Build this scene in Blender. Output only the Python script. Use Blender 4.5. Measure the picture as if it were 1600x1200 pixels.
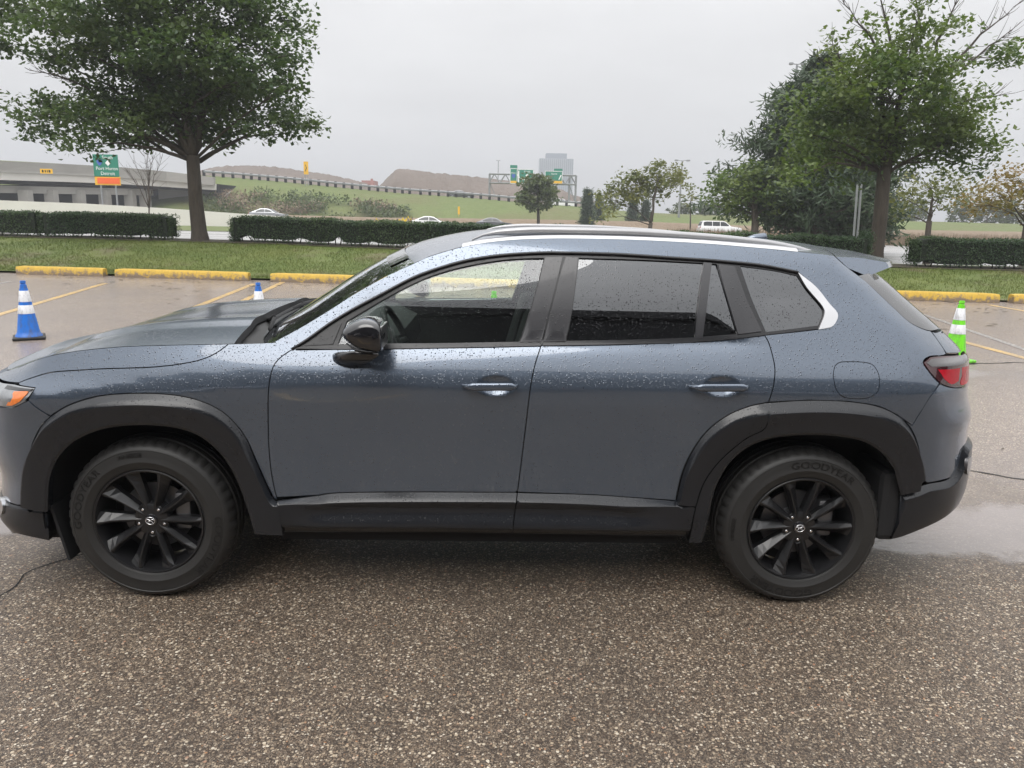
import bpy, bmesh, math, random
from bisect import bisect_right
from mathutils import Vector, Matrix, geometry, noise
random.seed(7)
R = math.radians
for o in list(bpy.data.objects): bpy.data.objects.remove(o, do_unlink=True)
scene = bpy.context.scene
COL = scene.collection

# ------------------------------------------------------------------ camera, sky, sun, exposure
CAM_F, CAM_P, CAM_R, CAM_H = 1184.13, .2182486, .0202246, 1.66411      # focal length in px of a 1600 px wide frame, pitch, roll, eye height
_fw = Vector((0, math.cos(CAM_P), -math.sin(CAM_P))); _rt = Vector((1, 0, 0)); _dn = _fw.cross(_rt)
CR_ = _rt * math.cos(CAM_R) - _dn * math.sin(CAM_R); CD_ = _rt * math.sin(CAM_R) + _dn * math.cos(CAM_R)
cam = bpy.data.cameras.new('camera'); camo = bpy.data.objects.new('camera', cam); COL.objects.link(camo)
cam.sensor_width = 36; cam.lens = CAM_F / 1600 * 36; cam.clip_end = 4000; cam.clip_start = .05
camo.matrix_world = Matrix(((CR_.x, -CD_.x, -_fw.x, 0), (CR_.y, -CD_.y, -_fw.y, 0), (CR_.z, -CD_.z, -_fw.z, CAM_H), (0, 0, 0, 1)))
scene.camera = camo
SUN_EL, SUN_AZ = 52, 200          # overcast: a very soft sun high behind the photographer
world = bpy.data.worlds.new('World'); scene.world = world; world.use_nodes = True
nt = world.node_tree; nt.nodes.clear()
wo = nt.nodes.new('ShaderNodeOutputWorld'); bgs = nt.nodes.new('ShaderNodeBackground'); bgc = nt.nodes.new('ShaderNodeBackground')
sky = nt.nodes.new('ShaderNodeTexSky'); sky.sky_type = 'NISHITA'; sky.sun_disc = False
sky.sun_elevation = R(SUN_EL); sky.sun_rotation = R(SUN_AZ); sky.dust_density = 4; sky.air_density = 1.5
bgs.inputs[1].default_value = .05
nt.links.new(sky.outputs[0], bgs.inputs[0])
tc = nt.nodes.new('ShaderNodeTexCoord'); sep = nt.nodes.new('ShaderNodeSeparateXYZ'); nt.links.new(tc.outputs['Generated'], sep.inputs[0])
ramp = nt.nodes.new('ShaderNodeValToRGB'); nt.links.new(sep.outputs['Z'], ramp.inputs[0])       # overcast dome: brighter overhead
cr = ramp.color_ramp; cr.elements[0].position = 0; cr.elements[0].color = (.60, .605, .615, 1)
cr.elements[1].position = 1; cr.elements[1].color = (2.25, 2.26, 2.28, 1)
e = cr.elements.new(.22); e.color = (.80, .80, .81, 1)
mp = nt.nodes.new('ShaderNodeMapping'); mp.inputs['Scale'].default_value = (1.2, 1.2, 4.5); nt.links.new(tc.outputs['Generated'], mp.inputs[0])
nz = nt.nodes.new('ShaderNodeTexNoise'); nz.inputs['Scale'].default_value = 1.6; nz.inputs['Detail'].default_value = 5; nz.inputs['Roughness'].default_value = .55
nt.links.new(mp.outputs[0], nz.inputs[0])
mr = nt.nodes.new('ShaderNodeMapRange'); mr.inputs[1].default_value = .3; mr.inputs[2].default_value = .7; mr.inputs[3].default_value = .90; mr.inputs[4].default_value = 1.07
nt.links.new(nz.outputs[0], mr.inputs[0])
mul = nt.nodes.new('ShaderNodeMixRGB'); mul.blend_type = 'MULTIPLY'; mul.inputs[0].default_value = 1
nt.links.new(ramp.outputs[0], mul.inputs[1]); nt.links.new(mr.outputs[0], mul.inputs[2]); nt.links.new(mul.outputs[0], bgc.inputs[0])
bgc.inputs[1].default_value = 1.0
mix = nt.nodes.new('ShaderNodeMixShader'); mix.inputs[0].default_value = .93
nt.links.new(bgs.outputs[0], mix.inputs[1]); nt.links.new(bgc.outputs[0], mix.inputs[2]); nt.links.new(mix.outputs[0], wo.inputs[0])
sun = bpy.data.lights.new('sun', 'SUN'); sun.energy = 1.5; sun.angle = R(40); sun.color = (1, .97, .93)
suno = bpy.data.objects.new('sun', sun); COL.objects.link(suno); suno.rotation_euler = (R(90 - SUN_EL), 0, R(180 - SUN_AZ) + R(0))
vs = scene.view_settings; vs.view_transform = 'Standard'; vs.look = 'None'; vs.exposure = 0.22; vs.gamma = 1

# ------------------------------------------------------------------ helpers
def at(u, v, y):
    """a point in the place, seen at photo position (u, v), at distance y"""
    d = CR_ * ((u - 800) / CAM_F) + CD_ * ((v - 600) / CAM_F) + _fw
    return Vector((0, 0, CAM_H)) + d * (y / d.y)
def sm(a, b, x):
    t = min(1, max(0, (x - a) / (b - a))); return t * t * (3 - 2 * t)
def lerp(a, b, t): return a + (b - a) * t
def tag(o, label=None, cat=None, group=None, kind=None):
    if label: o['label'] = label
    if cat: o['category'] = cat
    if group: o['group'] = group
    if kind: o['kind'] = kind
    return o
def thing(name, label, cat, loc=(0, 0, 0), rz=0, group=None):
    o = bpy.data.objects.new(name, None); COL.objects.link(o); o.location = loc; o.rotation_euler = (0, 0, rz); o.empty_display_size = .2
    return tag(o, label, cat, group)
def link(name, me, m=None, parent=None):
    o = bpy.data.objects.new(name, me); COL.objects.link(o)
    if m is not None and not me.materials: me.materials.append(m)
    if parent is not None: o.parent = parent
    return o
class MB:
    def __init__(s): s.v = []; s.f = []
    def add(s, vs, fs):
        b = len(s.v); s.v += [tuple(v) for v in vs]; s.f += [tuple(i + b for i in f) for f in fs]; return s
    def box(s, c, d, rz=0, rx=0, ry=0, bev=0):
        M_ = Matrix.Translation(c) @ Matrix.Rotation(rz, 4, 'Z') @ Matrix.Rotation(ry, 4, 'Y') @ Matrix.Rotation(rx, 4, 'X')
        if bev:
            bm = bmesh.new(); bmesh.ops.create_cube(bm, size=1, matrix=Matrix.Diagonal((*d, 1)))
            bmesh.ops.bevel(bm, geom=bm.edges[:] , offset=bev, segments=2, affect='EDGES', profile=.5)
            bm.verts.index_update()
            r = s.add([M_ @ v.co for v in bm.verts], [[v.index for v in f.verts] for f in bm.faces]); bm.free(); return r
        x, y, z = d[0] / 2, d[1] / 2, d[2] / 2
        p = [M_ @ Vector(q) for q in ((-x, -y, -z), (x, -y, -z), (x, y, -z), (-x, y, -z), (-x, -y, z), (x, -y, z), (x, y, z), (-x, y, z))]
        return s.add(p, [(3, 2, 1, 0), (4, 5, 6, 7), (0, 1, 5, 4), (1, 2, 6, 5), (2, 3, 7, 6), (3, 0, 4, 7)])
    def tube(s, pts, rad, n=8, cap=True):
        pts = [Vector(p) for p in pts]; m = len(pts)
        if not hasattr(rad, '__len__'): rad = [rad] * m
        b = len(s.v); up = Vector((0.13, 0.31, .94))
        for i, p in enumerate(pts):
            t = (pts[min(i + 1, m - 1)] - pts[max(i - 1, 0)]).normalized()
            a = t.cross(up)
            if a.length < .05: a = t.cross(Vector((1, 0, 0)))
            a.normalize(); c = a.cross(t)
            for k in range(n):
                th = 2 * math.pi * k / n; s.v.append(tuple(p + (a * math.cos(th) + c * math.sin(th)) * rad[i]))
        for i in range(m - 1):
            for k in range(n):
                k2 = (k + 1) % n; s.f.append((b + i * n + k, b + (i + 1) * n + k, b + (i + 1) * n + k2, b + i * n + k2))
        if cap:
            s.f.append(tuple(b + k for k in range(n))); s.f.append(tuple(b + (m - 1) * n + k for k in reversed(range(n))))
        return s
    def lathe(s, prof, n=32, M_=None, close=False):
        """prof: (r, h) turned about local Z"""
        b = len(s.v); M_ = M_ or Matrix()
        for r, h in prof:
            for k in range(n):
                th = 2 * math.pi * k / n; s.v.append(tuple(M_ @ Vector((r * math.cos(th), r * math.sin(th), h))))
        m = len(prof)
        for i in range(m if close else m - 1):
            j = (i + 1) % m
            for k in range(n):
                k2 = (k + 1) % n; s.f.append((b + i * n + k, b + i * n + k2, b + j * n + k2, b + j * n + k))
        return s
    def prism(s, poly, axis, a, b_):
        """poly in the plane normal to axis ('y': (x,z); 'z': (x,y); 'x': (y,z)) from a to b_"""
        n = len(poly); mk = {'y': lambda p, t: (p[0], t, p[1]), 'z': lambda p, t: (p[0], p[1], t), 'x': lambda p, t: (t, p[0], p[1])}[axis]
        return s.add([mk(p, a) for p in poly] + [mk(p, b_) for p in poly],
                     [tuple(range(n)), tuple(range(2 * n - 1, n - 1, -1))] + [(i, i + n, (i + 1) % n + n, (i + 1) % n) for i in range(n)])
    def build(s, name, m, parent=None, smooth=False, sub=None, ang=None):
        me = bpy.data.meshes.new(name)
        vv = s.v if sub is None else [(x - sub[0], y - sub[1], z - sub[2]) for x, y, z in s.v]
        me.from_pydata(vv, [], s.f); me.update()
        bm = bmesh.new(); bm.from_mesh(me); bmesh.ops.recalc_face_normals(bm, faces=bm.faces[:])
        if ang is not None:
            for f in bm.faces: f.smooth = True
            for e_ in bm.edges:
                if len(e_.link_faces) == 2 and e_.calc_face_angle(0) > R(ang): e_.smooth = False
        bm.to_mesh(me); bm.free()
        if smooth: me.polygons.foreach_set('use_smooth', [True] * len(me.polygons))
        return link(name, me, m, parent)
def grid_obj(name, rows, m, parent=None, smooth=True):
    nr, nc = len(rows), len(rows[0]); mb = MB()
    mb.add([p for r in rows for p in r], [(i * nc + j, i * nc + j + 1, (i + 1) * nc + j + 1, (i + 1) * nc + j) for i in range(nr - 1) for j in range(nc - 1)])
    me = bpy.data.meshes.new(name); me.from_pydata(mb.v, [], mb.f); me.update()
    if smooth: me.polygons.foreach_set('use_smooth', [True] * len(me.polygons))
    return link(name, me, m, parent)
def spl(p, step=.02):
    """dense Catmull-Rom curve through 2D/3D points"""
    p = [Vector(q) for q in p]; out = []
    for i in range(len(p) - 1):
        p0 = p[i - 1] if i else p[0] * 2 - p[1]; p3 = p[i + 2] if i + 2 < len(p) else p[i + 1] * 2 - p[i]
        p1, p2 = p[i], p[i + 1]; n = max(1, int((p2 - p1).length / step + .5))
        for k in range(n):
            t = k / n
            out.append(.5 * ((2 * p1) + (p2 - p0) * t + (2 * p0 - 5 * p1 + 4 * p2 - p3) * t * t + (3 * p1 - p0 - 3 * p2 + p3) * t ** 3))
    out.append(p[-1]); return out
def text_mesh(txt, size, extrude=0, align='CENTER'):
    cu = bpy.data.curves.new('lettering', 'FONT'); cu.body = txt; cu.size = size; cu.extrude = extrude; cu.align_x = align; cu.align_y = 'CENTER'; cu.resolution_u = 3
    o = bpy.data.objects.new('lettering', cu); COL.objects.link(o)
    dg = bpy.context.evaluated_depsgraph_get(); me = bpy.data.meshes.new_from_object(o.evaluated_get(dg))
    bpy.data.objects.remove(o); bpy.data.curves.remove(cu); return me

# ------------------------------------------------------------------ materials
class NT:
    def __init__(s, name):
        s.m = bpy.data.materials.new(name); s.m.use_nodes = True; s.t = s.m.node_tree; s.b = s.t.nodes['Principled BSDF']; s.out = s.t.nodes['Material Output']
    def n(s, typ, **kw):
        nd = s.t.nodes.new('ShaderNode' + typ)
        for k, v in kw.items():
            if k.startswith('i_'):
                key = k[2:].replace('_', ' '); key = int(key) if key.isdigit() else key
                nd.inputs[key].default_value = v
            else: setattr(nd, k, v)
        return nd
    def l(s, a, b): s.t.links.new(a, b)
    def coord(s, scale=1, kind='Object'):
        c = s.n('TexCoord'); mpp = s.n('Mapping'); mpp.inputs['Scale'].default_value = (scale,) * 3 if not hasattr(scale, '__len__') else scale
        s.l(c.outputs[kind], mpp.inputs[0]); return mpp.outputs[0]
    def noise(s, co, scale, detail=4, rough=.55):
        nd = s.n('TexNoise', i_Scale=scale, i_Detail=detail, i_Roughness=rough); s.l(co, nd.inputs[0]); return nd.outputs[0]
    def ramp(s, x, stops):
        nd = s.n('ValToRGB'); cr = nd.color_ramp
        while len(cr.elements) < len(stops): cr.elements.new(.5)
        for el, (p, c) in zip(cr.elements, stops): el.position = p; el.color = (*c, 1) if len(c) == 3 else c
        s.l(x, nd.inputs[0]); return nd.outputs[0]
    def mapr(s, x, a, b, c, d, smooth=False):
        nd = s.n('MapRange'); 
        if smooth: nd.interpolation_type = 'SMOOTHSTEP'
        for i, v in enumerate((a, b, c, d)): nd.inputs[i + 1].default_value = v
        s.l(x, nd.inputs[0]); return nd.outputs[0]
    def mix(s, f, a, b, mode='MIX'):
        nd = s.n('MixRGB', blend_type=mode)
        for i, v in enumerate((f, a, b)):
            if hasattr(v, 'is_linked'): s.l(v, nd.inputs[i])
            elif i == 0: nd.inputs[0].default_value = v
            else: nd.inputs[i].default_value = (*v, 1)
        return nd.outputs[0]
    def math(s, op, a, b=None):
        nd = s.n('Math', operation=op)
        for i, v in enumerate((a, b)):
            if v is None: continue
            if hasattr(v, 'is_linked'): s.l(v, nd.inputs[i])
            else: nd.inputs[i].default_value = v
        return nd.outputs[0]
    def bump(s, h, strength, dist, normal=None):
        nd = s.n('Bump', i_Strength=strength, i_Distance=dist); s.l(h, nd.inputs['Height'])
        if normal is not None: s.l(normal, nd.inputs['Normal'])
        return nd.outputs[0]
    def set(s, **kw):
        for k, v in kw.items():
            k = k.replace('_', ' ')
            if hasattr(v, 'is_linked'): s.l(v, s.b.inputs[k])
            else: s.b.inputs[k].default_value = (*v, 1) if hasattr(v, '__len__') and len(v) == 3 else v
        return s
def plain(name, col, rough=.6, metal=0, var=.15, scale=6, bump=0, bscale=60, spec=.5, coat=0, kind='Object'):
    k = NT(name); co = k.coord(1, kind); nz_ = k.noise(co, scale, 6)
    c = k.mix(nz_, tuple(x * (1 - var) for x in col), tuple(min(1, x * (1 + var)) for x in col))
    k.set(Base_Color=c, Roughness=rough, Metallic=metal, Specular_IOR_Level=spec, Coat_Weight=coat)
    if bump: k.set(Normal=k.bump(k.noise(co, bscale, 3), .6, bump))
    return k.m
M = {}
def drops(k, co, scale, lo, hi):
    """rain beads: a height map of small domes, only where a random cell is filled"""
    v = k.n('TexVoronoi', feature='F1', i_Scale=scale, i_Randomness=1.0); k.l(co, v.inputs['Vector'])
    sepc = k.n('SeparateColor'); k.l(v.outputs['Color'], sepc.inputs[0])
    rad = k.mapr(sepc.outputs[0], lo, 1, 0.0, hi)
    dome = k.math('SUBTRACT', rad, v.outputs['Distance'])
    return k.math('MAXIMUM', dome, 0.0)
def rain_normal(k, co, s1=120, amt=.003, strength=.9):
    a = drops(k, co, s1, .35, .42); b = drops(k, co, s1 * 1.8, .3, .42)
    h = k.math('ADD', a, k.math('MULTIPLY', b, .55))
    g = k.n('NewGeometry'); sx = k.n('SeparateXYZ'); k.l(g.outputs['Normal'], sx.inputs[0])
    up = k.mapr(sx.outputs['Z'], .05, .32, .06, 1.0, True)          # rain settles on faces that look up
    return k.bump(k.math('MULTIPLY', h, up), strength, amt), k.math('MULTIPLY', h, up)
# car paint: blue-grey metallic under clear coat, wet
k = NT('blue_grey_paint'); co = k.coord(); nrm, hh = rain_normal(k, co)
gg = k.n('NewGeometry'); gz_ = k.n('SeparateXYZ'); k.l(gg.outputs['Normal'], gz_.inputs[0])
rgh = k.mapr(gz_.outputs['Z'], .45, .95, .18, .36, True); crg = k.mapr(gz_.outputs['Z'], .45, .95, .025, .13, True)      # level panels are covered in beads and scatter
fl = k.n('TexVoronoi', i_Scale=900.0); k.l(co, fl.inputs['Vector'])
base = k.mix(k.mapr(fl.outputs['Distance'], 0, 1, 0, .35), (.100, .127, .170), (.142, .173, .220))
base = k.mix(k.mapr(hh, 0, .07, 0, .72), base, (.026, .033, .046))
k.set(Base_Color=base, Metallic=.6, Roughness=rgh, Coat_Weight=1.0, Coat_Roughness=crg, Coat_IOR=1.6, Normal=nrm, Coat_Normal=nrm); M['paint'] = k.m
def rubberish(name, col, rough, wet=True, spec=.5, coat=0.0):
    k = NT(name); co = k.coord(); nz_ = k.noise(co, 9, 5); fine = k.noise(co, 420, 2)
    c = k.mix(nz_, tuple(x * .85 for x in col), tuple(x * 1.2 for x in col)); nb = k.bump(fine, .25, .0006)
    if wet:
        nrm, hh = rain_normal(k, co, 110, .003, .8)
        c = k.mix(k.mapr(hh, 0, .1, 0, .5), c, tuple(x * .35 for x in col)); k.set(Normal=k.bump(fine, .18, .0005, nrm))
    else: k.set(Normal=nb)
    k.set(Base_Color=c, Roughness=rough, Specular_IOR_Level=spec, Coat_Weight=coat, Coat_Roughness=.05); return k.m
M['cladding'] = rubberish('grey_cladding_plastic', (.0135, .0148, .0180), .22)
M['trim'] = rubberish('black_window_trim', (.018, .0185, .021), .35)
M['gloss_black'] = rubberish('gloss_black', (.010, .010, .012), .10, True, .5, 1.0)
M['pillar'] = rubberish('satin_black_pillar', (.030, .030, .034), .30, True, .5, .35)
M['tyre'] = rubberish('tyre_rubber', (.022, .0215, .021), .5, False, .45)
M['tyre_letter'] = rubberish('tyre_letter_rubber', (.006, .006, .006), .5, False)
M['wheel'] = rubberish('black_alloy', (.009, .009, .010), .33, False, .5, .2)
M['void'] = plain('dark_liner', (.008, .008, .009), .8)
M['interior'] = plain('charcoal_upholstery', (.020, .020, .021), .7, bump=.001, bscale=300)
M['chrome'] = plain('satin_chrome', (.60, .60, .61), .28, 1.0, .05)
M['rail_metal'] = plain('brushed_silver_rail', (.42, .42, .43), .30, .35, .06)
M['steel'] = plain('dull_steel', (.22, .22, .23), .45, .9, .2)
M['lug'] = plain('chrome_nut', (.8, .8, .82), .12, 1.0, .05)
def glass(name, tint, alpha_col, rough=.0, dropscale=120):
    k = NT(name); t = k.t; t.nodes.remove(k.b); co = k.coord(); nrm, hh = rain_normal(k, co, dropscale, .0011, .6)
    tr = k.n('BsdfTransparent'); tr.inputs[0].default_value = (*tint, 1)
    c = k.mix(k.mapr(hh, 0, .10, 0, .5), tint, tuple(x * .35 for x in tint)); k.l(c, tr.inputs[0])
    gl = k.n('BsdfGlossy'); gl.inputs['Roughness'].default_value = rough; gl.inputs[0].default_value = (.95, .97, 1, 1); k.l(nrm, gl.inputs['Normal'])
    fr = k.n('Fresnel'); fr.inputs[0].default_value = 1.52; k.l(nrm, fr.inputs['Normal'])
    fac = k.math('MULTIPLY', k.mapr(fr.outputs[0], 0, 1, alpha_col, 1.0), k.mapr(hh, 0, .10, 1.0, .45))
    mx = k.n('MixShader'); k.l(fac, mx.inputs[0]); k.l(tr.outputs[0], mx.inputs[1]); k.l(gl.outputs[0], mx.inputs[2]); k.l(mx.outputs[0], k.out.inputs[0]); return k.m
M['glass'] = glass('clear_wet_glass', (.82, .91, .86), .05)
M['tint'] = glass('privacy_glass', (.018, .019, .022), .10)
k = NT('red_lamp_lens'); co = k.coord(); nrm, hh = rain_normal(k, co); k.set(Base_Color=k.mix(k.noise(co, 14), (.03, .002, .004), (.05, .003, .006)), Roughness=.12, Coat_Weight=1., Normal=nrm); M['lens'] = k.m
k = NT('bright_red_lens'); co = k.coord(); k.set(Base_Color=k.mix(k.noise(co, 60), (.32, .005, .014), (.50, .01, .025)), Roughness=.18, Specular_IOR_Level=.35); M['lens2'] = k.m
k = NT('smoked_lens'); co = k.coord(); nrm, hh = rain_normal(k, co); k.set(Base_Color=k.mix(k.noise(co, 14), (.05, .046, .048), (.09, .083, .085)), Roughness=.12, Coat_Weight=1., Normal=nrm); M['lens3'] = k.m
M['amber'] = plain('amber_lens', (.75, .20, .04), .15, 0, .35, 60, coat=1)
M['headlamp'] = plain('headlamp_housing', (.30, .31, .32), .12, .6, .5, 25, coat=1)
M['white_paint'] = plain('white_paint', (.78, .78, .77), .35, 0, .05)
M['rubber_black'] = plain('black_rubber', (.015, .015, .015), .5)
# ground: worn asphalt with exposed pebbles, soaked by rain; puddles where it dips
k = NT('wet_pebble_asphalt'); co = k.coord(); 
v1 = k.n('TexVoronoi', feature='F1', i_Scale=122.0); v1e = k.n('TexVoronoi', feature='DISTANCE_TO_EDGE', i_Scale=122.0)
wob = k.n('TexNoise', i_Scale=60.0, i_Detail=2.0); k.l(co, wob.inputs[0])
add = k.n('VectorMath', operation='ADD'); sc = k.n('VectorMath', operation='SCALE'); sc.inputs['Scale'].default_value = .004; k.l(wob.outputs['Color'], sc.inputs[0]); k.l(co, add.inputs[0]); k.l(sc.outputs[0], add.inputs[1])
k.l(add.outputs[0], v1.inputs['Vector']); k.l(add.outputs[0], v1e.inputs['Vector'])
sc1 = k.n('SeparateColor'); k.l(v1.outputs['Color'], sc1.inputs[0])
stone = k.ramp(sc1.outputs[0], [(0, (.06, .042, .030)), (.3, (.13, .092, .065)), (.52, (.235, .17, .118)), (.72, (.37, .285, .20)), (.88, (.55, .45, .335)), (.96, (.74, .66, .54)), (1, (.45, .22, .10))])
fill = k.mapr(sc1.outputs[1], .18, .45, 0, 1)                     # some cells are binder only
edge = k.mapr(v1e.outputs['Distance'], .05, .16, 0, 1, True)
isst = k.math('MULTIPLY', fill, edge)
v2 = k.n('TexVoronoi', feature='F1', i_Scale=64.0); k.l(add.outputs[0], v2.inputs['Vector']); sc2 = k.n('SeparateColor'); k.l(v2.outputs['Color'], sc2.inputs[0])
peb = k.math('MULTIPLY', k.mapr(sc2.outputs[0], .78, .80, 0, 1), k.mapr(v2.outputs['Distance'], .34, .40, 1, 0))       # scattered larger pebbles
stone = k.mix(peb, stone, k.ramp(sc2.outputs[1], [(0, (.30, .22, .15)), (.5, (.52, .42, .30)), (.85, (.74, .66, .53)), (1, (.40, .20, .12))]))
isst = k.math('MAXIMUM', isst, peb)
fine = k.noise(co, 400, 2)
v3 = k.n('TexVoronoi', feature='F1', i_Scale=250.0); k.l(co, v3.inputs['Vector']); sc3 = k.n('SeparateColor'); k.l(v3.outputs['Color'], sc3.inputs[0])     # grit between the stones
binder = k.mix(k.mapr(sc3.outputs[0], .45, 1, 0, 1), k.mix(fine, (.022, .017, .014), (.085, .065, .051)), (.30, .235, .175))
colr = k.mix(isst, binder, stone)
big = k.noise(co, .55, 6, .6); mid = k.noise(co, 3.2, 5)
colr = k.mix(k.mapr(big, .35, .65, 0, .35), colr, (.05, .043, .038)); colr = k.mix(k.mapr(mid, .3, .75, 0.25, 0), colr, (.04, .034, .03))
dist = k.n('NewGeometry')
sxyz = k.n('SeparateXYZ'); k.l(co, sxyz.inputs[0])
def blob(cx, cy, rx, ry):
    a = k.math('DIVIDE', k.math('SUBTRACT', sxyz.outputs[0], cx), rx); b_ = k.math('DIVIDE', k.math('SUBTRACT', sxyz.outputs[1], cy), ry)
    return k.math('ADD', k.math('MULTIPLY', a, a), k.math('MULTIPLY', b_, b_))
pud = None
for bb in ((2.95, 3.98, .95, .40), (2.2, 3.85, .45, .26), (-2.75, 3.95, .50, .28), (4.9, 4.6, 1.4, .7), (4.3, 8.6, 1.3, .35), (-5.2, 6.6, 1.1, .3)):
    q = blob(*bb); pud = q if pud is None else k.math('MINIMUM', pud, q)
pud = k.math('ADD', pud, k.mapr(k.noise(co, 3.5, 6, .65), .3, .7, -.55, .55)); pm = k.mapr(pud, .55, 1.35, 1, 0, True)
damp = k.mapr(pud, .8, 2.6, 1, 0, True)
colr = k.mix(k.math('MULTIPLY', damp, .35), colr, (.05, .043, .038))
colr = k.mix(k.math('MULTIPLY', pm, .75), colr, (.20, .182, .175))
hgt = k.math('ADD', k.math('MULTIPLY', isst, k.mapr(sc1.outputs[2], 0, 1, .5, 1)), k.math('MULTIPLY', fine, .35))
flat = k.math('SUBTRACT', 1.0, pm)
far = k.n('CameraData')
film_sheen = k.mapr(k.math('ADD', k.math('ADD', sxyz.outputs[1], k.math('MULTIPLY', k.math('ABSOLUTE', sxyz.outputs[0]), .55)), k.mapr(big, .3, .7, -1.6, 1.6)), 3.6, 7.5, 0, 1, True)   # outer lot: water smooths it, sky sheen is painted into its colour
FILMK = k.mapr(film_sheen, 0, 1, 1, .45)
nrm = k.bump(k.math('MULTIPLY', k.math('MULTIPLY', hgt, flat), FILMK), .75, .0035)
rip = k.noise(k.coord((9, 16, 1)), 2.2, 3)
nrm = k.bump(k.math('MULTIPLY', rip, pm), .22, .01, nrm)
rg = k.mix(pm, k.mix(film_sheen, k.mapr(big, .3, .7, .36, .50), k.mapr(big, .3, .7, .20, .27)), k.mapr(big, .3, .7, .04, .05))
colr = k.mix(k.math('MULTIPLY', film_sheen, .28), colr, (.52, .44, .405))  # pale pinkish sky reflection on the wet lot, painted into the base colour
k.set(Base_Color=colr, Roughness=rg, Specular_IOR_Level=k.mapr(k.math('MAXIMUM', film_sheen, pm), 0, 1, .28, .55), Normal=nrm); M['asphalt'] = k.m
# roads beyond the hedges: smooth wet asphalt
k = NT('wet_road'); co = k.coord(); big = k.noise(co, .3, 6); strk = k.noise(k.coord((.06, 2.2, 1)), 1.2, 4)
k.set(Base_Color=k.mix(big, (.26, .255, .25), (.40, .39, .375)), Roughness=k.mapr(strk, .3, .7, .22, .34), Specular_IOR_Level=.7); M['road'] = k.m
M['line_yellow'] = None
k = NT('worn_yellow_line'); co = k.coord(); w_ = k.noise(co, 26, 8, .75); wb = k.noise(co, 2.3, 4)
k.set(Base_Color=k.mix(k.mapr(k.math('ADD', w_, k.math('MULTIPLY', wb, .35)), .58, .80, 0, .9), (.62, .40, .12), (.24, .195, .16)), Roughness=.42, Normal=k.bump(k.noise(co, 150, 3), .5, .003)); M['line_yellow'] = k.m
k = NT('worn_white_line'); co = k.coord(); w_ = k.noise(co, 26, 8, .75)
k.set(Base_Color=k.mix(k.mapr(w_, .40, .55, 0, .95), (.45, .43, .40), (.13, .11, .10)), Roughness=.42); M['line_white'] = k.m
k = NT('chipped_yellow_concrete'); co = k.coord(); w_ = k.noise(co, 9, 9, .7); st = k.noise(k.coord((14, 14, 1.5)), 1.6, 5)
sx = k.n('SeparateXYZ'); k.l(co, sx.inputs[0])
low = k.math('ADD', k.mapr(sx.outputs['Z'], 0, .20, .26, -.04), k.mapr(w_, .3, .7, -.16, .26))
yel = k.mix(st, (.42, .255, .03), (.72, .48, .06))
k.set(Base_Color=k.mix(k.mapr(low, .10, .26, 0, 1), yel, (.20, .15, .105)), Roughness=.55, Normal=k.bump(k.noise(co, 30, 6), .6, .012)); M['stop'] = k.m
def grassmat(name, a, b, c):
    k = NT(name); co = k.coord(); n1 = k.noise(co, .7, 6); g = k.n('NewGeometry'); rr_ = k.mapr(g.outputs['Random Per Island'], 0, 1, 0, 1)
    col = k.mix(k.mapr(n1, .35, .68, 0, 1), a, b); col = k.mix(k.math('MULTIPLY', rr_, .55), col, c); col = k.mix(k.mapr(k.noise(co, .45, 7, .7), .52, .64, 0, .7), col, (.175, .14, .085)); k.set(Base_Color=col, Roughness=.6, Specular_IOR_Level=.3, Normal=k.bump(k.noise(co, 40, 4), .8, .05)); return k.m
M['grass'] = grassmat('lawn_grass', (.085, .140, .026), (.150, .185, .045), (.19, .205, .06))
M['soil'] = plain('damp_soil', (.055, .045, .028), .9, 0, .5, 3, .03, 20)
M['bank'] = None
k = NT('rough_bank_grass'); co = k.coord(); n1 = k.noise(co, .07, 8, .65); n2 = k.noise(co, .8, 6, .7)
col = k.mix(n2, (.085, .125, .030), (.17, .20, .065)); k.set(Base_Color=k.mix(k.mapr(n1, .42, .62, 0, .8), col, (.14, .135, .055)), Roughness=.9, Normal=k.bump(n2, 1, .4)); M['bank'] = k.m
k = NT('dry_verge'); co = k.coord(); n2 = k.noise(co, 1.1, 7, .7); k.set(Base_Color=k.mix(n2, (.17, .125, .085), (.28, .215, .15)), Roughness=.9, Normal=k.bump(n2, 1, .3)); M['verge'] = k.m
k = NT('excavated_earth'); co = k.coord((1, 1, .35)); n1 = k.noise(co, .16, 8, .65); k.set(Base_Color=k.mix(n1, (.10, .078, .064), (.21, .172, .145)), Roughness=.95, Normal=k.bump(n1, 1, 1.5)); M['earth'] = k.m
k = NT('stained_concrete'); co = k.coord(); n1 = k.noise(k.coord((.25, .25, .9)), .8, 8, .7); n2 = k.noise(co, 4, 5); k.set(Base_Color=k.mix(n1, (.22, .21, .19), (.40, .385, .355)), Roughness=.75, Normal=k.bump(n2, .4, .03)); M['concrete'] = k.m
k = NT('pale_wet_barrier'); co = k.coord(); n1 = k.noise(co, .5, 7, .7); k.set(Base_Color=k.mix(n1, (.58, .56, .52), (.76, .74, .69)), Roughness=.5); M['barrier'] = k.m
M['bark'] = None
k = NT('wet_bark'); co = k.coord((6, 6, 1.1)); n1 = k.noise(co, 2.2, 8, .7); k.set(Base_Color=k.mix(n1, (.012, .009, .007), (.115, .090, .066)), Roughness=.7, Normal=k.bump(n1, 1, .09)); M['bark'] = k.m
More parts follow.
